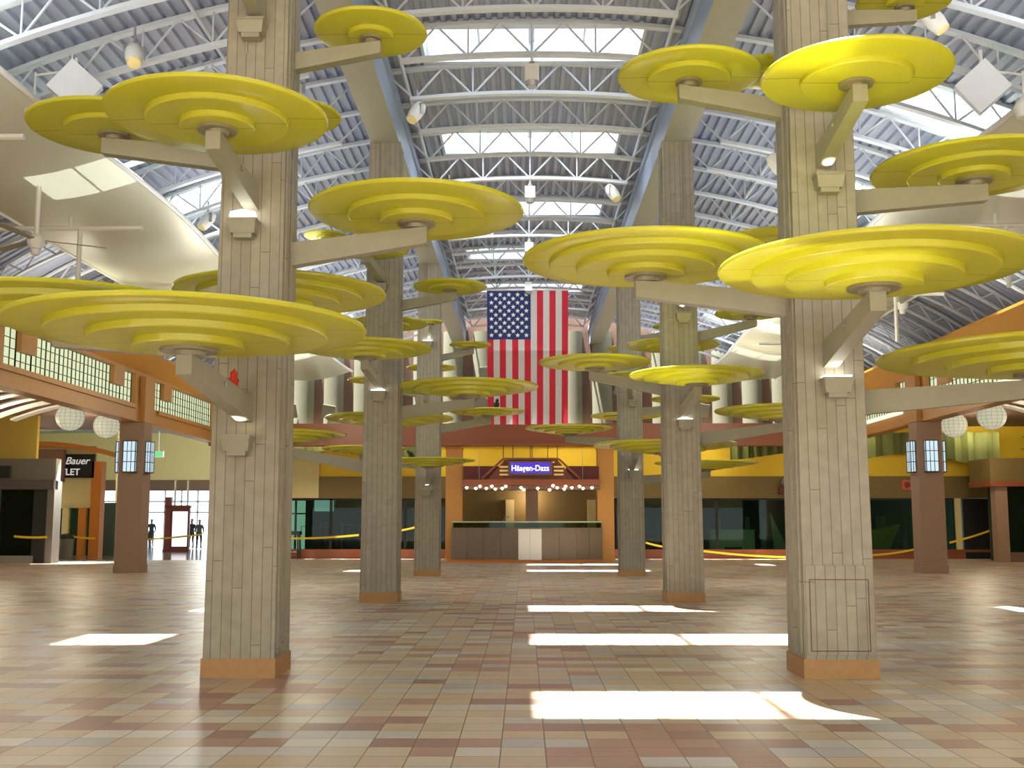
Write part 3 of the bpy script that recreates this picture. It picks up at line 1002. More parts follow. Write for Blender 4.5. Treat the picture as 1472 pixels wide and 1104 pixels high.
# tilted steel reflector boxes
for n, (px, py, Y, rz, w) in enumerate(((108, 126, 17.3, .55, 'left'), (1412, 126, 17.3, -.55, 'right'))):
    p = at(px, py, Y)
    t = thing('reflector_box', f'tilted grey sheet steel reflector box by the {w} roof skylight', 'reflector', tuple(p), 0, 'tilted reflector boxes')
    sg = 1 if n == 0 else -1
    b = MB(); b.hexa([(-.3, -.3, -.3), (.3, -.3, -.3), (.3, .3, -.3), (-.3, .3, -.3)], [(-.3, -.3, .3), (.3, -.3, .3), (.3, .3, .3), (-.3, .3, .3)])
    o = b.build('box', M_TRUSS, t); o.rotation_euler = (.3, sg * .65, rz)
    MB().tube([(0, 0, .2), (0, 0, max(.5, roof_bottom(p.x) + .2 - p.z))], .03).build('stem', M_WHITE, t)
    o = MB().lathe([(0, -.2), (.12, -.18), (.17, 0), (.1, .15), (0, .18)], 20).build('flood_lamp', M_WHITE, t, (-sg * .75, .2, -.25), smooth=60)
    MB().tube([(-sg * .75, .2, -.15), (-sg * .75, .2, .35)], .02).build('lamp_stem', M_WHITE, t)
    MB().tube([(-sg * .75, .2, .3), (0, 0, .3)], .02).build('bracket', M_WHITE, t)
# ceiling fans below the soffits
for n, (px, py, s) in enumerate(((52, 345, -1), (1297, 437, 1))):
    Y = 20.5 if s < 0 else 31.5
    p = at(px, py, Y)
    t = thing('ceiling_fan', f'pale ceiling fan hanging on a rod under the {"left" if s < 0 else "right"} wave soffit', 'ceiling fan', tuple(p), .35 if s < 0 else .1, 'ceiling fans')
    zs = 8.0 - p.z
    MB().tube([(0, 0, .05), (0, 0, zs)], .045).build('rod', M_WHITE, t)
    MB().lathe([(0, -.18), (.1, -.17), (.16, -.08), (.16, .04), (.08, .1), (0, .1)], 24).build('motor', M_WHITE, t, smooth=50)
    MB().lathe([(0, -.3), (.07, -.29), (.09, -.18), (0, -.18)], 20).build('lamp', M_WHITE, t, smooth=50)
    for k in range(3):
        a = 2 * pi * k / 3 + .1
        b = MB(); c, d = cos(a), sin(a)
        def P(r, q, z): return (r * c - q * d, r * d + q * c, z)
        b.hexa([P(.14, -.05, -.02), P(1.25, -.09, -.05), P(1.25, .07, -.02), P(.14, .05, 0)], [P(.14, -.05, 0), P(1.25, -.09, -.03), P(1.25, .07, 0), P(.14, .05, .02)])
        b.build('blade', M_TAN, t)

# ------------------------------------------------------------------ ochre columns and ice cream kiosk
for s, nm in ((-1, 'left'), (1, 'right')):
    t = thing('ochre_column', f'square ochre column at the {nm} side of the ice cream kiosk', 'column', (s * 3.17 + .07, 46.95, 0), 0, 'ochre columns by the kiosk')
    MB().box(-.34, .34, -.34, .34, .15, 4.8).build('shaft', M_POSTOR, t)
    MB().box(-.37, .37, -.37, .37, 0, .15).build('plinth', M_POSTOR, t)
    MB().box(-.37, .37, -.37, .37, 4.68, 4.79).build('cap', M_ORANGE, t)
KX = .07
k = thing('kiosk_counter', 'faceted brushed steel ice cream counter with white doors and glass guard', 'counter', (KX, 46.2, 0))
pl = [(-3.25, .2), (-1.9, -.25), (-.48, -.5), (.48, -.5), (1.9, -.25), (3.0, .2)]
for (xa, ya), (xb, yb) in zip(pl, pl[1:]):
    white = xa == -.48
    for f in range(2):
        a0 = f / 2 + .004; a1 = (f + 1) / 2 - .004
        q = lambda t_: (xa + (xb - xa) * t_, ya + (yb - ya) * t_)
        (x0, y0), (x1, y1) = q(a0), q(a1)
        b = MB(); b.hexa([(x0, y0, .12), (x1, y1, .12), (x1, y1 + .12, .12), (x0, y0 + .12, .12)], [(x0, y0, 1.36), (x1, y1, 1.36), (x1, y1 + .12, 1.36), (x0, y0 + .12, 1.36)])
        o = b.build('door' if white else 'front_panel', M_WHITE if white else M_STEEL, k)
        if white: o['label'] = 'white counter door'
def band(z0, z1, inset, dep, m, name):
    b = MB()
    for (xa, ya), (xb, yb) in zip(pl, pl[1:]):
        b.hexa([(xa, ya + inset, z0), (xb, yb + inset, z0), (xb, yb + dep, z0), (xa, ya + dep, z0)], [(xa, ya + inset, z1), (xb, yb + inset, z1), (xb, yb + dep, z1), (xa, ya + dep, z1)])
    return b.build(name, m, k)
band(0, .12, .03, .3, M_ORANGE, 'kick_plate')
band(1.36, 1.41, -.03, .7, M_STEEL, 'worktop')
band(1.62, 1.68, .2, .75, mat('guard_shelf', (176, 186, 160), .3), 'guard_shelf')
band(1.41, 1.62, .22, .235, M_GLASS, 'glass_guard')
for x in (-2.4, -1.3, 1.0, 2.2): MB().tube([(x, .15, 1.41), (x + .1, .3, 1.63)], .02).build('guard_bracket', M_ALU, k)
b = MB(); b.box(-3.2, 2.95, .72, .8, .1, 1.36); b.build('back_panel', M_DARK, k)
# kiosk canopy
c = thing('kiosk_canopy', 'red brown timber canopy with gable over the ice cream counter', 'canopy', (KX, 46.4, 3.1))
MB().box(-2.8, 2.9, -.25, 0, .05, .3).build('beam', M_REDBR, c)
MB().box(-2.8, 2.9, -.2, 1.6, -.12, .02).build('soffit', M_BROWN, c)
for x0, x1 in ((-2.78, -1.32), (1.5, 2.88)): MB().box(x0, x1, .05, .1, .3, .86).build('side_panel', M_RED, c)
G = [(-2.0, .32), (-1.1, 1.15), (1.2, 1.15), (2.1, .32)]
for (xa, za), (xb, zb) in zip(G, G[1:]): MB().tube([(xa, -.1, za), (xb, -.1, zb)], .06, 4).build('gable_rafter', M_REDBR, c)
for z in (.5, .66, .82): 
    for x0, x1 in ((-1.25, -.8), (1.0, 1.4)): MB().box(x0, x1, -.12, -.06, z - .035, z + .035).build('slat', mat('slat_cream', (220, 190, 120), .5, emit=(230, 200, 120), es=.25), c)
for x in (-.65, -.15, .4, .85): MB().box(x - .18, x + .18, -.12, -.06, .99, 1.04).build('slat', MATS['slat_cream'], c)
b = MB(); b.face([(-1.75, .02, .3), (1.85, .02, .3), (1.15, .02, 1.12), (-1.05, .02, 1.12)]); b.build('gable_board', M_REDBR, c)
for x in (-1.1, -.7, .75, 1.15, .02, .1): MB().tube([(x, -.05, 1.1), (x, -.05, 1.75)], .016).build('hanger_rod', M_BLACK, c)
for x in (-2.1, 2.2): MB().tube([(x, -.05, .3), (x, -.05, 1.5)], .012).build('hanger_rod', M_ALU, c)
g = thing('kiosk_sign', 'lit violet blue sign with white letters on the kiosk gable', 'sign', (KX + .02, 46.19, 3.85))
MB().box(-.82, .82, -.04, .04, -.2, .24).build('sign_panel', mat('sign_blue', (60, 40, 170), .4, 0, 0, emit=(78, 58, 220), es=.6), g)
MB().box(-.92, .92, -.03, .06, -.28, .3).build('sign_frame', M_BROWN, g)
text_mesh('sign_lettering', 'Häagen-Dazs', .33, emis('letter_glow', (255, 255, 255), 1.5), g, (0, -.045, .0), sx=.9, bold=.004)
# festoon bulbs
M_BULB = emis('bulb_glow', (255, 226, 200), 7)
M_BULBR = emis('bulb_glow_red', (255, 150, 120), 5)
wire = MB(); pts = [(-2.7 + 5.5 * i / 60, 0, .0 + .035 * sin(i * 1.1)) for i in range(61)]
t = wire.tube(pts, .008, 4).build('festoon_wire', M_BLACK, None, (KX, 46.05, 2.98))
tag(t, 'thin wire of the bulb string under the kiosk canopy', 'wire')
first = None; n = 0
for px, py in ((671, 701), (684, 702), (690, 699), (699, 702), (707, 699), (712, 703), (722, 702), (727, 699), (749, 701), (753, 704), (773, 702), (790, 704), (795, 698), (801, 701), (811, 703), (813, 699), (822, 701), (833, 699), (838, 702), (851, 701)):
    p = at(px, py, 46.05); n += 1
    lab = f'small glowing bulb on the string below the kiosk canopy, {ORD[n - 1]} from the left'
    if first is None:
        q = thing('festoon_bulb', lab, 'light bulb', tuple(p), 0, 'bulbs on the kiosk string')
        MB().lathe([(.06 * sin(pi * i / 8), -.06 * cos(pi * i / 8)) for i in range(9)], 12).build('glass', M_BULB, q, smooth=60)
        MB().lathe([(0, .04), (.03, .045), (.03, .1), (0, .1)], 10).build('socket', M_BLACK, q)
        first = q
    else: dup(first, tuple(p), 0, lab)
# inside the kiosk
b = MB(); b.box(-2.9, 3.0, 48.6, 48.75, 0, 3.0); tag(b.build('kiosk_back_wall', M_OLIVE, None), 'dark olive tiled back wall of the ice cream kiosk', 'kiosk wall')
t = thing('kiosk_post', 'grey stucco post in the middle of the ice cream kiosk', 'post', (.16, 47.4, 0))
MB().box(-.26, .26, -.26, .26, 0, 2.97).build('shaft', M_STONE2, t); MB().box(-.28, .28, -.28, .28, 0, .2).build('plinth', M_STONE2, t)
for px, w in ((733, 'left'), (850, 'right')):
    p = at(px, 745, 48.5)
    t = thing('cream_cabinet', f'tall cream cabinet at the {w} of the kiosk back wall', 'cabinet', (p.x, 48.35, 0))
    MB().box(-.18, .18, -.2, .2, 0, 2.6).build('body', M_CREAM, t); MB().box(-.17, .17, -.215, -.2, .1, 2.5).build('door', M_CREAM, t)
t = thing('tap_faucet', 'curved chrome faucet behind the kiosk counter', 'faucet', (at(724, 745, 46.9).x, 46.8, 1.36))
MB().tube([(0, 0, 0), (0, 0, .35), (.05, 0, .48), (.15, 0, .52), (.25, 0, .48)], .022, 8).build('spout', M_ALU, t, smooth=60)
MB().lathe([(0, 0), (.06, 0), (.05, .06), (0, .06)], 12).build('base', M_ALU, t)

# ------------------------------------------------------------------ far wall and shop fronts
xl, xr = -12.4, 24
b = MB(); b.box(xl, xr, YFAR + .1, YFAR + .4, 3.72, 6.1); struct('wall_back', b, M_YWALL, 'bright yellow far wall above the shop fronts')
b = MB(); b.box(xl, xr, YFAR - .05, YFAR + .25, 2.72, 3.72); struct('trim_10', b, M_OLIVE, 'olive brown fascia band above the shop glass')
b = MB(); b.box(xl, xr, YFAR, YFAR + .3, 0, .42); b.box(xl, xr, YFAR - .04, YFAR + .34, .3, .42); struct('trim_11', b, M_REDBR, 'low red brown bulkhead below the shop glass')
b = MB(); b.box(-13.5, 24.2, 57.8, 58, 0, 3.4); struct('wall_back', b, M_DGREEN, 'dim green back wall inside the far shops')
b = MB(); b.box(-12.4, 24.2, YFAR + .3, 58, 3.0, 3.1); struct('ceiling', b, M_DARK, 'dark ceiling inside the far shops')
b = MB(); b.box(-12.5, -12.4, YFAR, 80, 0, 8.2); struct('wall_left', b, M_CREAM, 'cream wall between the shops and the entrance hall')
edges = [-12.4, -9.0, -5.6, -3.6, 4.0, 6.2, 8.6, 11.9, 15.0, 18.0, 19.4]
for xa, xb in zip(edges, edges[1:]):
    if -3.7 < xa < 3.9: continue
    wi += 1
    b = MB()
    for x in (xa, xb - .06): b.box(x, x + .06, YFAR + .1, YFAR + .18, .42, 2.72)
    b.box(xa, xb, YFAR + .1, YFAR + .18, 2.64, 2.72)
    w = struct(f'window_{wi}', b, M_BLACK, 'tall shop window in the far wall')
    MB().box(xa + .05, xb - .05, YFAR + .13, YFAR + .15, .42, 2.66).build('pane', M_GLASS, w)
for x in (11.95, 19.5, 6.25):
    b = MB(); b.box(x - .13, x + .13, YFAR - .02, YFAR + .3, .42, 2.72); struct('trim_12', b, M_CREAM, 'cream pier between shop windows')
# pale lower left wall portion
b = MB(); b.box(-12.4, -9.55, YFAR - .08, YFAR + .1, 2.74, 5.3); struct('wall_back', b, M_CREAM, 'paler cream portion of the far wall at left')
# hanging fabric valances
M_SAGE = translucent_mat('valance_fabric', (104, 110, 64), .8, .15)
for n, (x0, x1, z0, w) in enumerate(((9.0, 12.6, 4.35, 'behind the nearest right column'), (14.9, 20.9, 4.4, 'over the right shop fronts'), (-11.0, -4.2, 4.55, 'left over the far shop fronts'))):
    b = MB(); m = 60
    for j in range(2):
        for i in range(m + 1):
            u = i / m
            b.v.append((x0 + (x1 - x0) * u, .12 * sin(i * .9) + .05 * sin(i * 2.3), (5.6 if j else z0 + (.5 * u if n == 0 else .25 * sin(u * 5)))))
    for i in range(m): b.f.append((i, i + 1, m + 2 + i, m + 1 + i)); b.mi.append(0)
    o = b.build('fabric_valance', M_SAGE, None, (0, 49.6, 0), smooth=60)
    tag(o, f'pleated yellow green fabric valance hanging {w}', 'valance', 'fabric valances')

# right hand shop front
t = thing('shop_front', 'projecting dark shop front with stepped olive cornice at far right', 'shop front', (21.2, 46.5, 0))
b = MB(); b.box(-1.9, 2.7, .3, 2.5, 3.35, 4.3); b.build('cornice', M_OLIVE, t)
b = MB(); b.box(-1.95, 2.7, .2, 2.5, 3.12, 3.35); b.build('cornice_band', M_REDBR, t)
b = MB(); b.box(-1.7, -1.2, .4, .9, 0, 3.12); b.build('pier', M_STONE2, t)
b = MB(); b.box(-.2, .0, .4, .6, 0, 3.12); b.build('mullion', M_OLIVE, t)
b = MB(); b.box(-1.2, 2.7, .45, .48, .4, 3.12); b.build('pane', M_GLASS, t)
b = MB(); b.box(-1.2, 2.7, .35, .75, 0, .4); b.build('bulkhead', M_BROWN, t)
b = MB(); b.box(-1.2, 2.7, 2.3, 2.4, 0, 3.12); b.build('back_panel', M_DGREEN, t)
p = at(1410, 684, 50.8)
t = thing('red_sign', 'dark red sign board beside the right shop cornice', 'sign', (p.x, 50.8, p.z))
MB().box(-.42, .42, -.05, .05, -.24, .24).build('sign_panel', M_RED, t)
for z in (.08, -.08): MB().box(-.34, .34, -.06, -.05, z - .02, z + .02).build('stripe', M_REDBR, t)
MB().box(-.4, .4, .05, .15, -.05, .05).build('bracket', M_BROWN, t)
p = at(1303, 697, YFAR)
t = thing('red_square_sign', 'small square red sign with dark disc on the right fascia band', 'sign', (p.x, YFAR - .06, p.z))
MB().box(-.24, .24, -.05, 0, -.22, .22).build('sign_panel', mat('sign_red', (160, 54, 26), .5, emit=(170, 60, 30), es=.25), t)
MB().lathe([(0, -.06), (.14, -.06), (.14, -.04), (0, -.04)], 20, axis='y').build('disc', M_RED, t)
t = thing('globe_sign', 'round blue grey globe sign on a red base above the shop windows', 'sign', (at(1129, 696, YFAR).x, YFAR - .3, 3.0))
MB().lathe([(.24 * sin(pi * i / 12), .42 - .24 * cos(pi * i / 12)) for i in range(13)], 24).build('globe', mat('globe_blue', (110, 120, 130), .4), t, smooth=60)
MB().box(-.35, .35, -.1, .25, -.1, .2).build('base', M_RED, t)
# potted greenery on the right cornice
t = thing('potted_plant', 'dark leafy plant on top of the right shop cornice', 'plant', (21.9, 47.3, 4.3))
MB().lathe([(0, 0), (.22, 0), (.3, .35), (0, .35)], 16).build('pot', M_BROWN, t)
b = MB()
for i in range(60):
    a = random.random() * 2 * pi; r = .3 + random.random() * .7; h = .3 + random.random() * .7
    q = Vector((cos(a) * r, sin(a) * r * .6, h)); d = Vector((cos(a), sin(a), .3)) * .25; sd = Vector((-sin(a), cos(a), 0)) * .08
    b.face([Vector((0, 0, .3)).lerp(q, .5), q + sd - d * .3, q + d, q - sd - d * .3])
b.build('foliage', mat('dark_leaf', (52, 62, 34), .6), t, fix=False)

# ------------------------------------------------------------------ things behind the far glass
def item(name, label, cat, px, py, Y, z=0):
    p = at(px, py, Y)
    return thing(name, label, cat, (p.x, Y, z))
t = item('white_counter', 'long white shop counter behind the right far glass', 'counter', 1052, 780, 52.3)
MB().box(-1.0, 1.0, -.3, .3, .1, 1.25).build('body', M_WHITE, t); MB().box(-1.04, 1.04, -.34, .34, 1.25, 1.3).build('top', M_WHITE, t); MB().box(-.4, .4, -.32, -.3, .1, .5).build('painted_recess', M_DARK, t)  # flat dark plate painted in for the shade of a hollow
t = item('white_sail_panel', 'tall white triangular panel leaning behind the far glass', 'panel', 1116, 780, 52.6)
b = MB(); b.extrude([(-.25, 2.1), (.5, .42), (.5, .3), (-.1, .3)], -.03, .03); b.build('board', M_DGREEN if False else M_WHITE, t); MB().box(-.2, .5, -.1, .1, 0, .3).build('foot', M_GREY, t)
t = item('boat_planter', 'pale boat shaped display bin behind the glass right of the nearest right column', 'display bin', 1268, 780, 52.2)
b = MB(); b.hexa([(-.5, -.3, .3), (.25, -.2, .3), (.25, .3, .3), (-.5, .3, .3)], [(-.8, -.5, 1.2), (.75, -.35, 1.55), (.75, .5, 1.55), (-.8, .5, 1.2)]); b.build('hull', M_CREAM, t)
MB().box(-.4, .2, -.15, .25, 0, .3).build('base', M_GREY, t)
t = item('small_carton', 'tan carton standing on the pale boat shaped bin', 'carton', 1266, 760, 52.2, 1.36)
MB().box(-.2, .2, -.15, .15, 0, .55).build('body', M_TAN, t); MB().box(-.21, .21, -.16, .16, .5, .56).build('lid', M_TAN, t)
for n, (px, w) in enumerate(((1300, .12), (1324, .12), (1033, .1), (1075, .1), (1098, .1), (945, .1))):
    t = item('display_stand', f'slim pale display stand behind the far glass, {ORD[n]} of the stands listed', 'display stand', px, 780, 54.5)
    t['label'] = ['slim pale display stand behind the glass left of the right mauve column', 'slim pale display stand just left of the right mauve column', 'slim display stand behind the left end of the white shop counter',
                  'slim display stand behind the right end of the white shop counter', 'slim display stand between white counter and triangular panel', 'slim display stand behind the glass right of the third right column'][n]
    t['group'] = 'display stands in the far shops'
    MB().box(-w, w, -w, w, .1, 1.9).build('panel', mat('stand_grey', (150, 160, 150), .5), t); MB().box(-.3, .3, -.3, .3, 0, .1).build('foot', M_GREY, t)
t = item('wall_screen', 'small lit screen high behind the left far glass', 'screen', 466, 727, 54)
p = at(466, 727, 54); t.location = (p.x, 54, p.z)
MB().box(-.5, .5, -.03, .05, -.3, .3).build('frame', M_BLACK, t); MB().box(-.47, .47, -.04, -.03, -.27, .27).build('display', emis('screen_glow', (190, 220, 235), .9), t)
MB().tube([(0, .02, .3), (0, .02, 3.0 - p.z)], .03).build('mount', M_BLACK, t)
b = MB()
pl_, pr_ = at(408, 790, 57.6), at(441, 718, 57.6)
b.box(pl_.x, pr_.x, 57.7, 57.78, 0, 2.75)
wi += 1
w = struct(f'window_{wi}', b, emis('daylight_glass', (215, 240, 232), 1.0), 'bright daylit doorway at the back of the left far shop')
g = MB()
for x in (pl_.x, (pl_.x + pr_.x) / 2, pr_.x): g.box(x - .05, x + .05, 57.6, 57.7, 0, 2.75)
g.box(pl_.x, pr_.x, 57.6, 57.7, 2.05, 2.12); g.build('mullion', M_GREY, w)
t = item('bar_stool', 'black high stool in front of the bright doorway', 'stool', 421, 790, 50.6)
MB().box(-.34, .34, -.25, .25, 1.08, 1.24).build('seat', M_BLACK, t)
for x in (-.28, .28):
    for y in (-.2, .2): MB().tube([(x * .9, y, 1.1), (x, y * 1.2, 0)], .035).build('leg', M_BLACK, t)
MB().tube([(-.27, -.2, .3), (.27, -.2, .3)], .015).build('footrest', M_BLACK, t)
t = item('red_bollard', 'short red post beside the nearest left column base', 'post', 409, 790, 49.4)
MB().lathe([(0, 0), (.14, 0), (.14, .05), (.07, .08), (.07, .75), (0, .78)], 16).build('body', mat('post_red', (176, 36, 30), .5), t); MB().lathe([(0, .78), (.09, .78), (.09, .84), (0, .86)], 16).build('cap', MATS['post_red'], t)
t = item('wire_rack', 'empty thin wire garment rack behind the left far glass', 'rack', 443, 790, 52.5)
MB().tube([(-.35, 0, .1), (-.35, 0, 1.45), (.35, 0, 1.45), (.35, 0, .1)], .018).build('frame', M_BLACK, t)
for x in (-.35, .35): MB().tube([(x, -.25, .08), (x, .25, .08)], .018).build('foot', M_BLACK, t)
for n, (px, hgt) in enumerate(((476, 1.6), (508, 1.5), (585, 1.6))):
    t = item('clothes_rack', ['dark loaded clothes rack behind the left far glass', 'dark loaded clothes rack just left of the second left column', 'dark loaded clothes rack between the second and third left columns'][n], 'clothes rack', px, 790, 53.5)
    MB().tube([(-.5, 0, 0), (-.5, 0, hgt), (.5, 0, hgt), (.5, 0, 0)], .02).build('frame', M_ALU, t)
    for q in range(6):
        x = -.42 + .17 * q
        MB().hexa([(x - .06, -.22, .5), (x + .06, -.22, .5), (x + .06, .22, .5), (x - .06, .22, .5)], [(x - .03, -.16, hgt - .05), (x + .03, -.16, hgt - .05), (x + .03, .16, hgt - .05), (x - .03, .16, hgt - .05)]).build('garment', [M_DARK, M_BROWN, M_DGREEN][q % 3], t)

# ------------------------------------------------------------------ left shops and entrance hall
t = thing('glass_booth', 'grey framed glass shop booth with dark interior at far left', 'shop booth', (-20.9, 45, 0))
MB().box(-2.6, 1.75, 0, .5, 3.3, 4.2).build('fascia', M_GREY, t)
MB().box(-2.6, 1.75, -.12, .05, 2.95, 3.35).build('awning_rail', mat('awning_grey', (84, 82, 80), .5), t)
for x0, x1 in ((-2.6, -.75), (.9, 1.5)): MB().box(x0, x1, .02, .3, 0, 2.95).build('dark_panel', M_DARK, t)
for x in (-.75, 1.47): MB().box(x, x + .28, -.02, .3, 0, 2.95).build('frame_post', M_GREY, t)
MB().box(-.47, 1.0, -.0, .25, .0, .3).build('sill', M_ALU, t)
MB().box(-.47, 1.0, .1, .13, .3, 2.95).build('pane', M_GLASS, t)
MB().box(-2.5, 1.7, .62, .7, 0, 3.3).build('back_wall', M_DARK, t)
MB().box(1.5, 1.75, .3, .7, 0, 3.3).build('side_wall', M_GREY, t)
for x in (-1.1, -.55): MB().box(x, x + .5, -.2, 0, 3.42, 3.9).build('vent_box', M_DARK, t)
b = MB(); b.box(-24, -20.2, 45.5, 45.7, 4.2, 6.0); struct('wall_left', b, M_OLIVEY, 'olive yellow wall above the glass booth')
# outlet shop beyond the booth
t = thing('outlet_shop_front', 'shop front with orange arched canopy and orange pillar beyond the booth', 'shop front', (-21.7, 52, 0))
MB().box(1.38, 1.85, -.25, .3, 0, 4.45).build('pillar', M_ORANGE, t)
b = MB(); n = 16
for i in range(n):
    xa, xb = -2.6 + 5.1 * i / n, -2.6 + 5.1 * (i + 1) / n
    f = lambda x: 4.85 + .5 * (1 - ((x + .9) / 3.4) ** 2)
    b.hexa([(xa, -.9, f(xa) - .2), (xb, -.9, f(xb) - .2), (xb, .3, f(xb) - .2), (xa, .3, f(xa) - .2)], [(xa, -.9, f(xa)), (xb, -.9, f(xb)), (xb, .3, f(xb)), (xa, .3, f(xa))])
b.build('arched_canopy', M_ORANGE, t, smooth=40)
MB().box(-2.6, 1.38, .1, .3, 2.3, 5.2).build('upper_wall', M_CREAM, t)
MB().box(-2.6, .16, -.5, -.3, 3.5, 5.0).build('brown_panel', M_BROWN, t)
MB().box(-.0, .3, .0, .3, 0, 2.3).build('pier', M_CREAM, t); MB().box(.75, 1.1, .0, .3, 0, 2.3).build('pier', M_ORANGE, t)
MB().box(-2.6, 1.38, .18, .2, .1, 2.3).build('pane', M_GLASS, t)
MB().box(-2.6, 1.38, 3, 3.1, 0, 2.6).build('back_wall', M_DGREEN, t)
pa, pb = at(91, 653, 51.85), at(136, 687, 51.85)
cx_ = (pa.x + pb.x) / 2
t = thing('outlet_sign', 'black shop sign with white script lettering under the orange arch', 'sign', (cx_, 51.8, (pa.z + pb.z) / 2))
MB().box(-(pb.x - pa.x) / 2 - 1.4, (pb.x - pa.x) / 2, -.05, .08, -(pa.z - pb.z) / 2, (pa.z - pb.z) / 2).build('sign_panel', M_BLACK, t)
ML = emis('sign_letter', (240, 240, 235), .5)
text_mesh('script_lettering', 'Bauer', .47, ML, t, (at(112, 664, 51.85).x - cx_, -.06, at(111, 663, 51.85).z - t.location.z), shear=.3, bold=.004)
text_mesh('script_lettering', 'Eddie', .47, ML, t, (at(112, 664, 51.85).x - cx_ - 1.45, -.06, at(111, 663, 51.85).z - t.location.z), shear=.3, bold=.004)
text_mesh('block_lettering', 'OUTLET', .42, ML, t, (at(92, 679, 51.85).x - cx_, -.06, at(93, 679, 51.85).z - t.location.z), bold=.008, sx=1.0)
# hall shell
b = MB(); b.box(-35, -12.5, 52.8, 80, 7.9, 8.0); struct('ceiling', b, mat('hall_ceiling', (150, 180, 190), .6), 'pale blue ceiling of the entrance hall')
b = MB(); b.box(-35, -34.9, 49, 80, 0, 8); b.box(-35, -24, 49, 49.1, 0, 8); struct('wall_left', b, M_CREAM, 'outer wall of the entrance hall')
b = MB(); b.box(-24.2, -12.5, 52.5, 52.8, 6.0, 8); struct('wall_left', b, M_CREAM, 'header wall of the entrance hall')
YH = 78
b = MB(); b.box(-35, -12.5, YH, YH + .3, 4.6, 8); struct('wall_back', b, M_CREAM, 'cream upper wall over the entrance doors')
b = MB(); b.box(-35, -12.5, YH - .1, YH + .3, 3.85, 4.6); struct('trim_13', b, M_BROWN, 'brown header band over the entrance glazing')
b = MB(); b.box(-24.4, -23.2, 66, 67, 0, 8); struct('wall_left', b, M_CREAM, 'cream pier in the entrance hall')
wi += 1
b = MB()
x = -34.5
while x < -12.5:
    b.box(x - .05, x + .05, YH, YH + .1, 0, 3.85); x += 1.15
for z in (2.35, 3.1): b.box(-35, -12.5, YH, YH + .1, z - .05, z + .05)
w = struct(f'window_{wi}', b, M_FRAME, 'glazed entrance wall with daylight beyond')
MB().box(-35, -12.5, YH + .04, YH + .06, 0, 3.85).build('pane', M_PANE, w)
b = MB(); b.face([(-60, 78.5, -.05), (10, 78.5, -.05), (10, 140, -.05), (-60, 140, -.05)]); struct('floor', b, mat('pavement', (180, 180, 178), .8), 'sunny pavement outside the entrance doors')
# directory board
p = at(254, 793, 63)
t = thing('directory_board', 'dark red directory stand with lit white panel in the entrance hall', 'directory stand', (p.x, 63, 0), .12)
MB().box(-.72, .72, -.35, .35, 0, .14).build('base', M_RED, t)
MB().box(-.68, -.36, -.2, .2, .14, 3.05).build('side_post', mat('maroon', (110, 44, 40), .5), t)
MB().box(-.36, .66, -.16, .16, .14, 2.45).build('body', MATS['maroon'], t)
MB().box(-.26, .56, -.18, -.16, .3, 2.25).build('lit_panel', emis('panel_glow', (250, 246, 255), 1.3), t)
for x in (-.2, .5): MB().tube([(x, 0, 2.45), (x, 0, 4.0)], .05).build('upright', M_WHITE, t)
MB().box(-.7, .7, -.2, .2, 2.45, 2.6).build('cornice', MATS['maroon'], t)
t = item('exit_lamp', 'small green hanging exit lamp in the entrance hall', 'exit lamp', 228, 653, 66)
p = at(228, 653, 66); t.location = (p.x, 66, p.z)
MB().box(-.3, .3, -.08, .08, -.18, .18).build('box', M_WHITE, t); MB().box(-.24, .24, -.1, -.08, -.12, .12).build('face', emis('exit_green', (80, 220, 130), .8), t)
MB().tube([(0, 0, .18), (0, 0, 7.9 - p.z)], .03).build('rod', M_WHITE, t)
t = item('trash_can', 'grey bin with dark lid beside the orange pillar shop', 'bin', 95, 782, 50.5)
MB().lathe([(0, 0), (.3, 0), (.34, .9), (0, .9)], 20).build('body', M_GREY, t, smooth=40); MB().lathe([(0, .9), (.37, .9), (.3, 1.1), (0, 1.15)], 20).build('lid', M_BLACK, t, smooth=40)

# ------------------------------------------------------------------ caution tape
def tape(label, pts, sag=.12):
    b = MB(); prev = None
    P = []
    for (a, c) in zip(pts, pts[1:]):
        a, c = Vector(a), Vector(c)
        for i in range(13):
            u = i / 12
            q = a.lerp(c, u); q.z -= sag * 4 * u * (1 - u); P.append(q)
    for a, c in zip(P, P[1:]):
        if (c - a).length < 1e-4: continue
        b.face([a - Vector((0, 0, .045)), c - Vector((0, 0, .045)), c + Vector((0, 0, .045)), a + Vector((0, 0, .045))])
    o = b.build('caution_tape', M_TAPE, None, fix=False)
    tag(o, label, 'caution tape', 'lengths of yellow caution tape')
tape('yellow caution tape strung in front of the left glass booth', [at(20, 771, 44.8), at(68, 772, 44.8)], .03)
tape('yellow caution tape strung before the orange pillar shop', [at(98, 770, 50.5), at(137, 774, 50.5)], .03)
tape('yellow caution tape strung across the entrance hall', [at(150, 776, 58), at(290, 768, 58)], .1)
tape('yellow caution tape between nearest left and second left columns in front of the glass', [at(405, 774, 50.3), at(516, 769, 50.3)], .05)
tape('yellow caution tape between the second and third left columns', [at(572, 763, 50.3), at(600, 757, 50.3)], .02)
tape('yellow caution tape between the third and second right columns', [at(928, 780, 50.3), at(960, 787, 50.3)], .02)
tape('yellow caution tape left of the nearest right column', [at(1010, 792, 50.3), at(1135, 801, 50.3)], .05)
tape('yellow caution tape between nearest right column and right mauve column', [at(1250, 798, 50.3), at(1332, 785, 50.3)], .08)
tape('yellow caution tape across the dark doorway at right', [at(1365, 780, 50.3), at(1425, 762, 50.3)], .03)
b = MB(); b.box(19.75, 21.4, YFAR - .02, YFAR + .12, .0, 2.7); o = struct('door_1', b, M_BLACK, 'black slab painting the dark of an open doorway in the far wall at right')  # solid black box stands in for the shade inside the opening

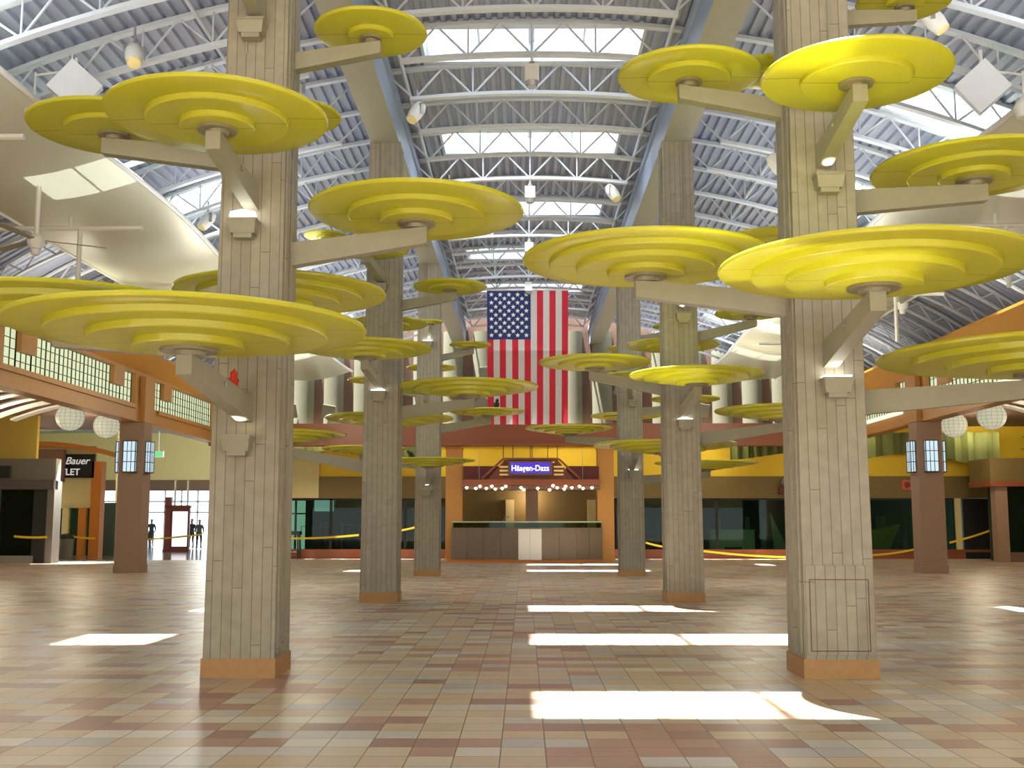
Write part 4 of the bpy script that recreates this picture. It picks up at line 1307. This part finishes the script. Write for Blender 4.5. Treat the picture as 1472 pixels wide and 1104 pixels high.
# ------------------------------------------------------------------ people
def person(label, px, Y, hgt, rz, top, legs, hair=(30, 24, 20)):
    p = at(px, 780, Y)
    t = thing('person', label, 'person', (p.x, Y, 0), rz, None)
    bm = bmesh.new()
    S = hgt / 1.75
    J = {'pel': (0, 0, .95), 'wai': (0, 0, 1.1), 'che': (0, 0, 1.32), 'nec': (0, 0, 1.47), 'hd0': (0, -.02, 1.56), 'hd1': (0, -.015, 1.70)}
    R = {'pel': .15, 'wai': .13, 'che': .16, 'nec': .055, 'hd0': .085, 'hd1': .08}
    E = [('pel', 'wai'), ('wai', 'che'), ('che', 'nec'), ('nec', 'hd0'), ('hd0', 'hd1')]
    for s, q in ((-1, 'l'), (1, 'r')):
        J.update({q + 'hip': (s * .1, 0, .88), q + 'kne': (s * .11, -.03, .48), q + 'ank': (s * .12, 0, .08), q + 'toe': (s * .13, -.15, .04),
                  q + 'sho': (s * .18, 0, 1.4), q + 'elb': (s * .25, .02, 1.13), q + 'wri': (s * .2, -.16, .96), q + 'han': (s * .17, -.24, .95)})
        R.update({q + 'hip': .1, q + 'kne': .062, q + 'ank': .045, q + 'toe': .04, q + 'sho': .07, q + 'elb': .048, q + 'wri': .033, q + 'han': .04})
        E += [('pel', q + 'hip'), (q + 'hip', q + 'kne'), (q + 'kne', q + 'ank'), (q + 'ank', q + 'toe'), ('che', q + 'sho'), (q + 'sho', q + 'elb'), (q + 'elb', q + 'wri'), (q + 'wri', q + 'han')]
    keys = list(J)
    me = bpy.data.meshes.new('body')
    me.from_pydata([tuple(c * S for c in J[k]) for k in keys], [(keys.index(a), keys.index(c)) for a, c in E], [])
    o = bpy.data.objects.new('body_tmp', me); COL.objects.link(o)
    md = o.modifiers.new('skin', 'SKIN')
    for i, k in enumerate(keys):
        me.skin_vertices[0].data[i].radius = (R[k] * S, R[k] * S * (.75 if k in ('pel', 'wai', 'che') else 1))
        me.skin_vertices[0].data[i].use_root = (k == 'pel')
    sb = o.modifiers.new('sub', 'SUBSURF'); sb.levels = 2; sb.render_levels = 2
    dg = bpy.context.evaluated_depsgraph_get()
    m2 = bpy.data.meshes.new_from_object(o.evaluated_get(dg))
    bpy.data.objects.remove(o)
    m2.materials.clear()
    for m in (mat('skin', (150, 110, 88), .6, 0, 0), top, legs, M_BLACK): m2.materials.append(m)
    for f in m2.polygons:
        z = f.center.z / S; f.use_smooth = True
        f.material_index = 3 if z < .09 else 2 if z < .98 else 1 if z < 1.46 and not (z < 1.02 and abs(f.center.x) > .14 * S) else 0
    body = bpy.data.objects.new('body', m2); COL.objects.link(body); body.parent = t
    h = MB(); h.lathe([(.095 * S * cos(a), .1 * S * sin(a)) for a in [i * pi / 2 / 8 for i in range(9)]], 18)
    h.build('hair', mat('hair_dark', hair, .7, 0, 0), t, (0, .015 * S, 1.67 * S), smooth=60)
    return t
D1 = mat('dark_coat', (38, 40, 50), .8, 0, 0); D2 = mat('dark_trousers', (30, 32, 40), .8, 0, 0); D3 = mat('grey_jacket', (70, 74, 84), .8, 0, 0)
person('person in dark coat standing before the bright entrance doors', 217, 76, 1.85, .3, D1, D2)
person('person in dark clothes right of the directory stand, left of two', 275, 71, 1.85, -.2, D1, D2)
person('person in grey jacket right of the directory stand, right of two', 286, 70, 1.8, .4, D3, D2)
t = item('bench', 'small dark bench beside the person in the dark coat', 'bench', 203, 785, 75)
MB().box(-.7, .7, -.2, .2, .45, .55).build('seat', M_BLACK, t); MB().box(-.7, .7, .16, .22, .55, .95).build('backrest', M_BLACK, t)
for x in (-.6, .6): MB().box(x - .04, x + .04, -.18, .18, 0, .45).build('leg', M_BLACK, t)

# ------------------------------------------------------------------ birds
def bird(name, label, loc, rz, S, m, mw, pitch=.5):
    t = thing(name, label, 'bird', loc, rz)
    prof = [(0, -.20), (.006, -.19), (.018, -.155), (.042, -.145), (.052, -.115), (.046, -.085), (.05, -.06), (.078, -.01), (.085, .04), (.07, .1), (.04, .15), (.028, .2), (.032, .29), (0, .3)]
    b = MB().lathe([(r * S, z * S) for r, z in prof], 16, axis='x')
    o = b.build('body', m, t, smooth=60); o.rotation_euler = (0, pitch, 0); o.location = (0, 0, .17 * S)
    for q in (-1, 1):
        w = MB(); w.hexa([(-.03 * S, q * .07 * S - .01 * S, -.03 * S), (.2 * S, q * .03 * S - .01 * S, -.02 * S), (.2 * S, q * .03 * S + .01 * S, -.02 * S), (-.03 * S, q * .07 * S + .01 * S, -.03 * S)],
                         [(-.03 * S, q * .075 * S - .01 * S, .05 * S), (.1 * S, q * .05 * S - .01 * S, .04 * S), (.1 * S, q * .05 * S + .01 * S, .04 * S), (-.03 * S, q * .075 * S + .01 * S, .05 * S)])
        o = w.build('wing', mw, t); o.rotation_euler = (0, pitch, 0); o.location = (0, 0, .17 * S)
        MB().tube([(0, q * .03 * S, .12 * S), (0, q * .03 * S, 0)], .009 * S, 5).build('leg', M_BLACK, t)
    return t
M_PR = mat('parrot_red', (206, 44, 24), .6, 0, 0)
def top_of(lab, px):
    o = next(x for x in sc.objects if x.get('label') == lab)
    return o
d = top_of('yellow largest lowest disc with tan arm reaching toward the viewer from the third left column', 0)
p = at(590, 655, d.location.y)
bird('black_bird', 'small black bird perched on an edge on yellow disc left of the third left column', (p.x, d.location.y, d.location.z + .075), 0.1, .85, M_BLACK, M_BLACK, .75)
d = top_of('yellow large lower disc with tan arm reaching right from the third left column', 0)
p = at(714, 583, d.location.y)
bird('dark_bird', 'dark bird perched on the yellow disc below the flag', (p.x, d.location.y, d.location.z + .075), 1.9, 1.1, M_BLACK, M_BLACK, 1.1)
p = at(333, 545, 11.2)
p = at(334, 566, 11.45)
b_ = bird('red_parrot', 'red parrot with dark wings perched on the arm of the largest lower left disc', (p.x, 11.45, p.z), pi / 2 + .5, .75, M_PR, mat('parrot_wing', (60, 30, 20), .6, 0, 0), 1.15)

# ------------------------------------------------------------------ pipes under the roof
for s, x in (('left', -2.55), ('right', 2.55), ('far left', -5.6), ('far right', 5.6)):
    z = ZT - arc(x) - .1
    t = MB().tube([(0, -4, 0), (0, 50.3, 0)], .035, 8).build('sprinkler_pipe', M_TRUSS, None, (x, 0, z - .05))
    tag(t, f'thin grey sprinkler pipe running along the roof, {s} of four', 'pipe', 'sprinkler pipes')
# unseen rear header, set low to cut daylight from the open back
b = MB(); b.box(-24.2, 24.2, -14.3, -14, 3.2, 11.5); struct('wall_front', b, M_CREAM, 'unseen header wall behind the viewer cutting rear daylight')

# ------------------------------------------------------------------ light
w = bpy.data.worlds.new('world'); sc.world = w; w.use_nodes = True
bg = w.node_tree.nodes['Background']
bg.inputs[0].default_value = (.90, .95, 1.0, 1)
bg.inputs[1].default_value = 3.0
sun = lamp('sun', 'SUN', (0, 0, 30), 45, (1, .97, .92))
sun.data.angle = radians(.8)
d = Vector((2.0, .8, -10.9)).normalized()
sun.rotation_euler = d.to_track_quat('-Z', 'Y').to_euler()
# warm wall washers of the far end; the aisle points are added fill
for x in (-9, -4, 2, 8, 14, 20):
    lamp('wall_washer', 'AREA', (x, 49.0, 5.6), 55, (1, .86, .5), rot=(radians(40), 0, 0), size=.2, shape='RECTANGLE').data.size = 2.5
for s in (-1, 1):
    for y in (22, 30, 38, 45):
        lamp('aisle_fill', 'POINT', (s * 18, y, 4.6), 210, (1, .85, .6), .4)
    for y in (16, 28, 40):
        lamp('soffit_cove_lamp', 'AREA', (s * 12.0, y, 7.0), 60, (1, .93, .75), rot=(radians(180), 0, 0)).data.size = 1.5
for x in (-9, 8, 14, 20): lamp('shop_lamp', 'POINT', (x, 54.5, 2.7), 14, (.85, 1, .92), .2)
for x, y in ((-26, 60), (-20, 70)): lamp('hall_lamp', 'POINT', (x, y, 6.5), 900, (1, .98, .9), .5)
lamp('kiosk_lamp', 'POINT', (.07, 47.9, 2.75), 90, (1, .8, .55), .2)
lamp('sun_patch_spot', 'SPOT', (-18.6, 45.6, 5.9), 9000, (.95, .95, 1), .1, (0, 0, 0), spot_size=radians(34), spot_blend=.1)  # added spot throwing a sun-like patch on the left aisle floor

for y in (12, 24, 36, 46):  # added unseen fill in place of light bounced up from the floor
    for x, e in ((0, 25 if y < 40 else 8), (-6, 120), (6, 120)):
        a = lamp('roof_bounce_fill', 'AREA', (x, y, 7.6), e, (.9, .95, 1), rot=(pi, 0, 0), shape='RECTANGLE'); a.data.size = 3.0; a.data.size_y = 8
for y in (30, 41):  # added warm ambient fill for the far nave, no fixture
    for s in (-1, 1): lamp('nave_fill', 'POINT', (s * 8, y, 6.2), 260, (1, .9, .7), .6)
# ------------------------------------------------------------------ render look
vs = sc.view_settings
vs.view_transform = 'Standard'; vs.look = 'None'
vs.exposure = 0.06; vs.gamma = 1.0
cy = sc.cycles
cy.max_bounces = 8; cy.diffuse_bounces = 5; cy.glossy_bounces = 3; cy.transmission_bounces = 4; cy.transparent_max_bounces = 12
cy.sample_clamp_indirect = 6; cy.caustics_reflective = True; cy.caustics_refractive = False
cy.use_denoising = True
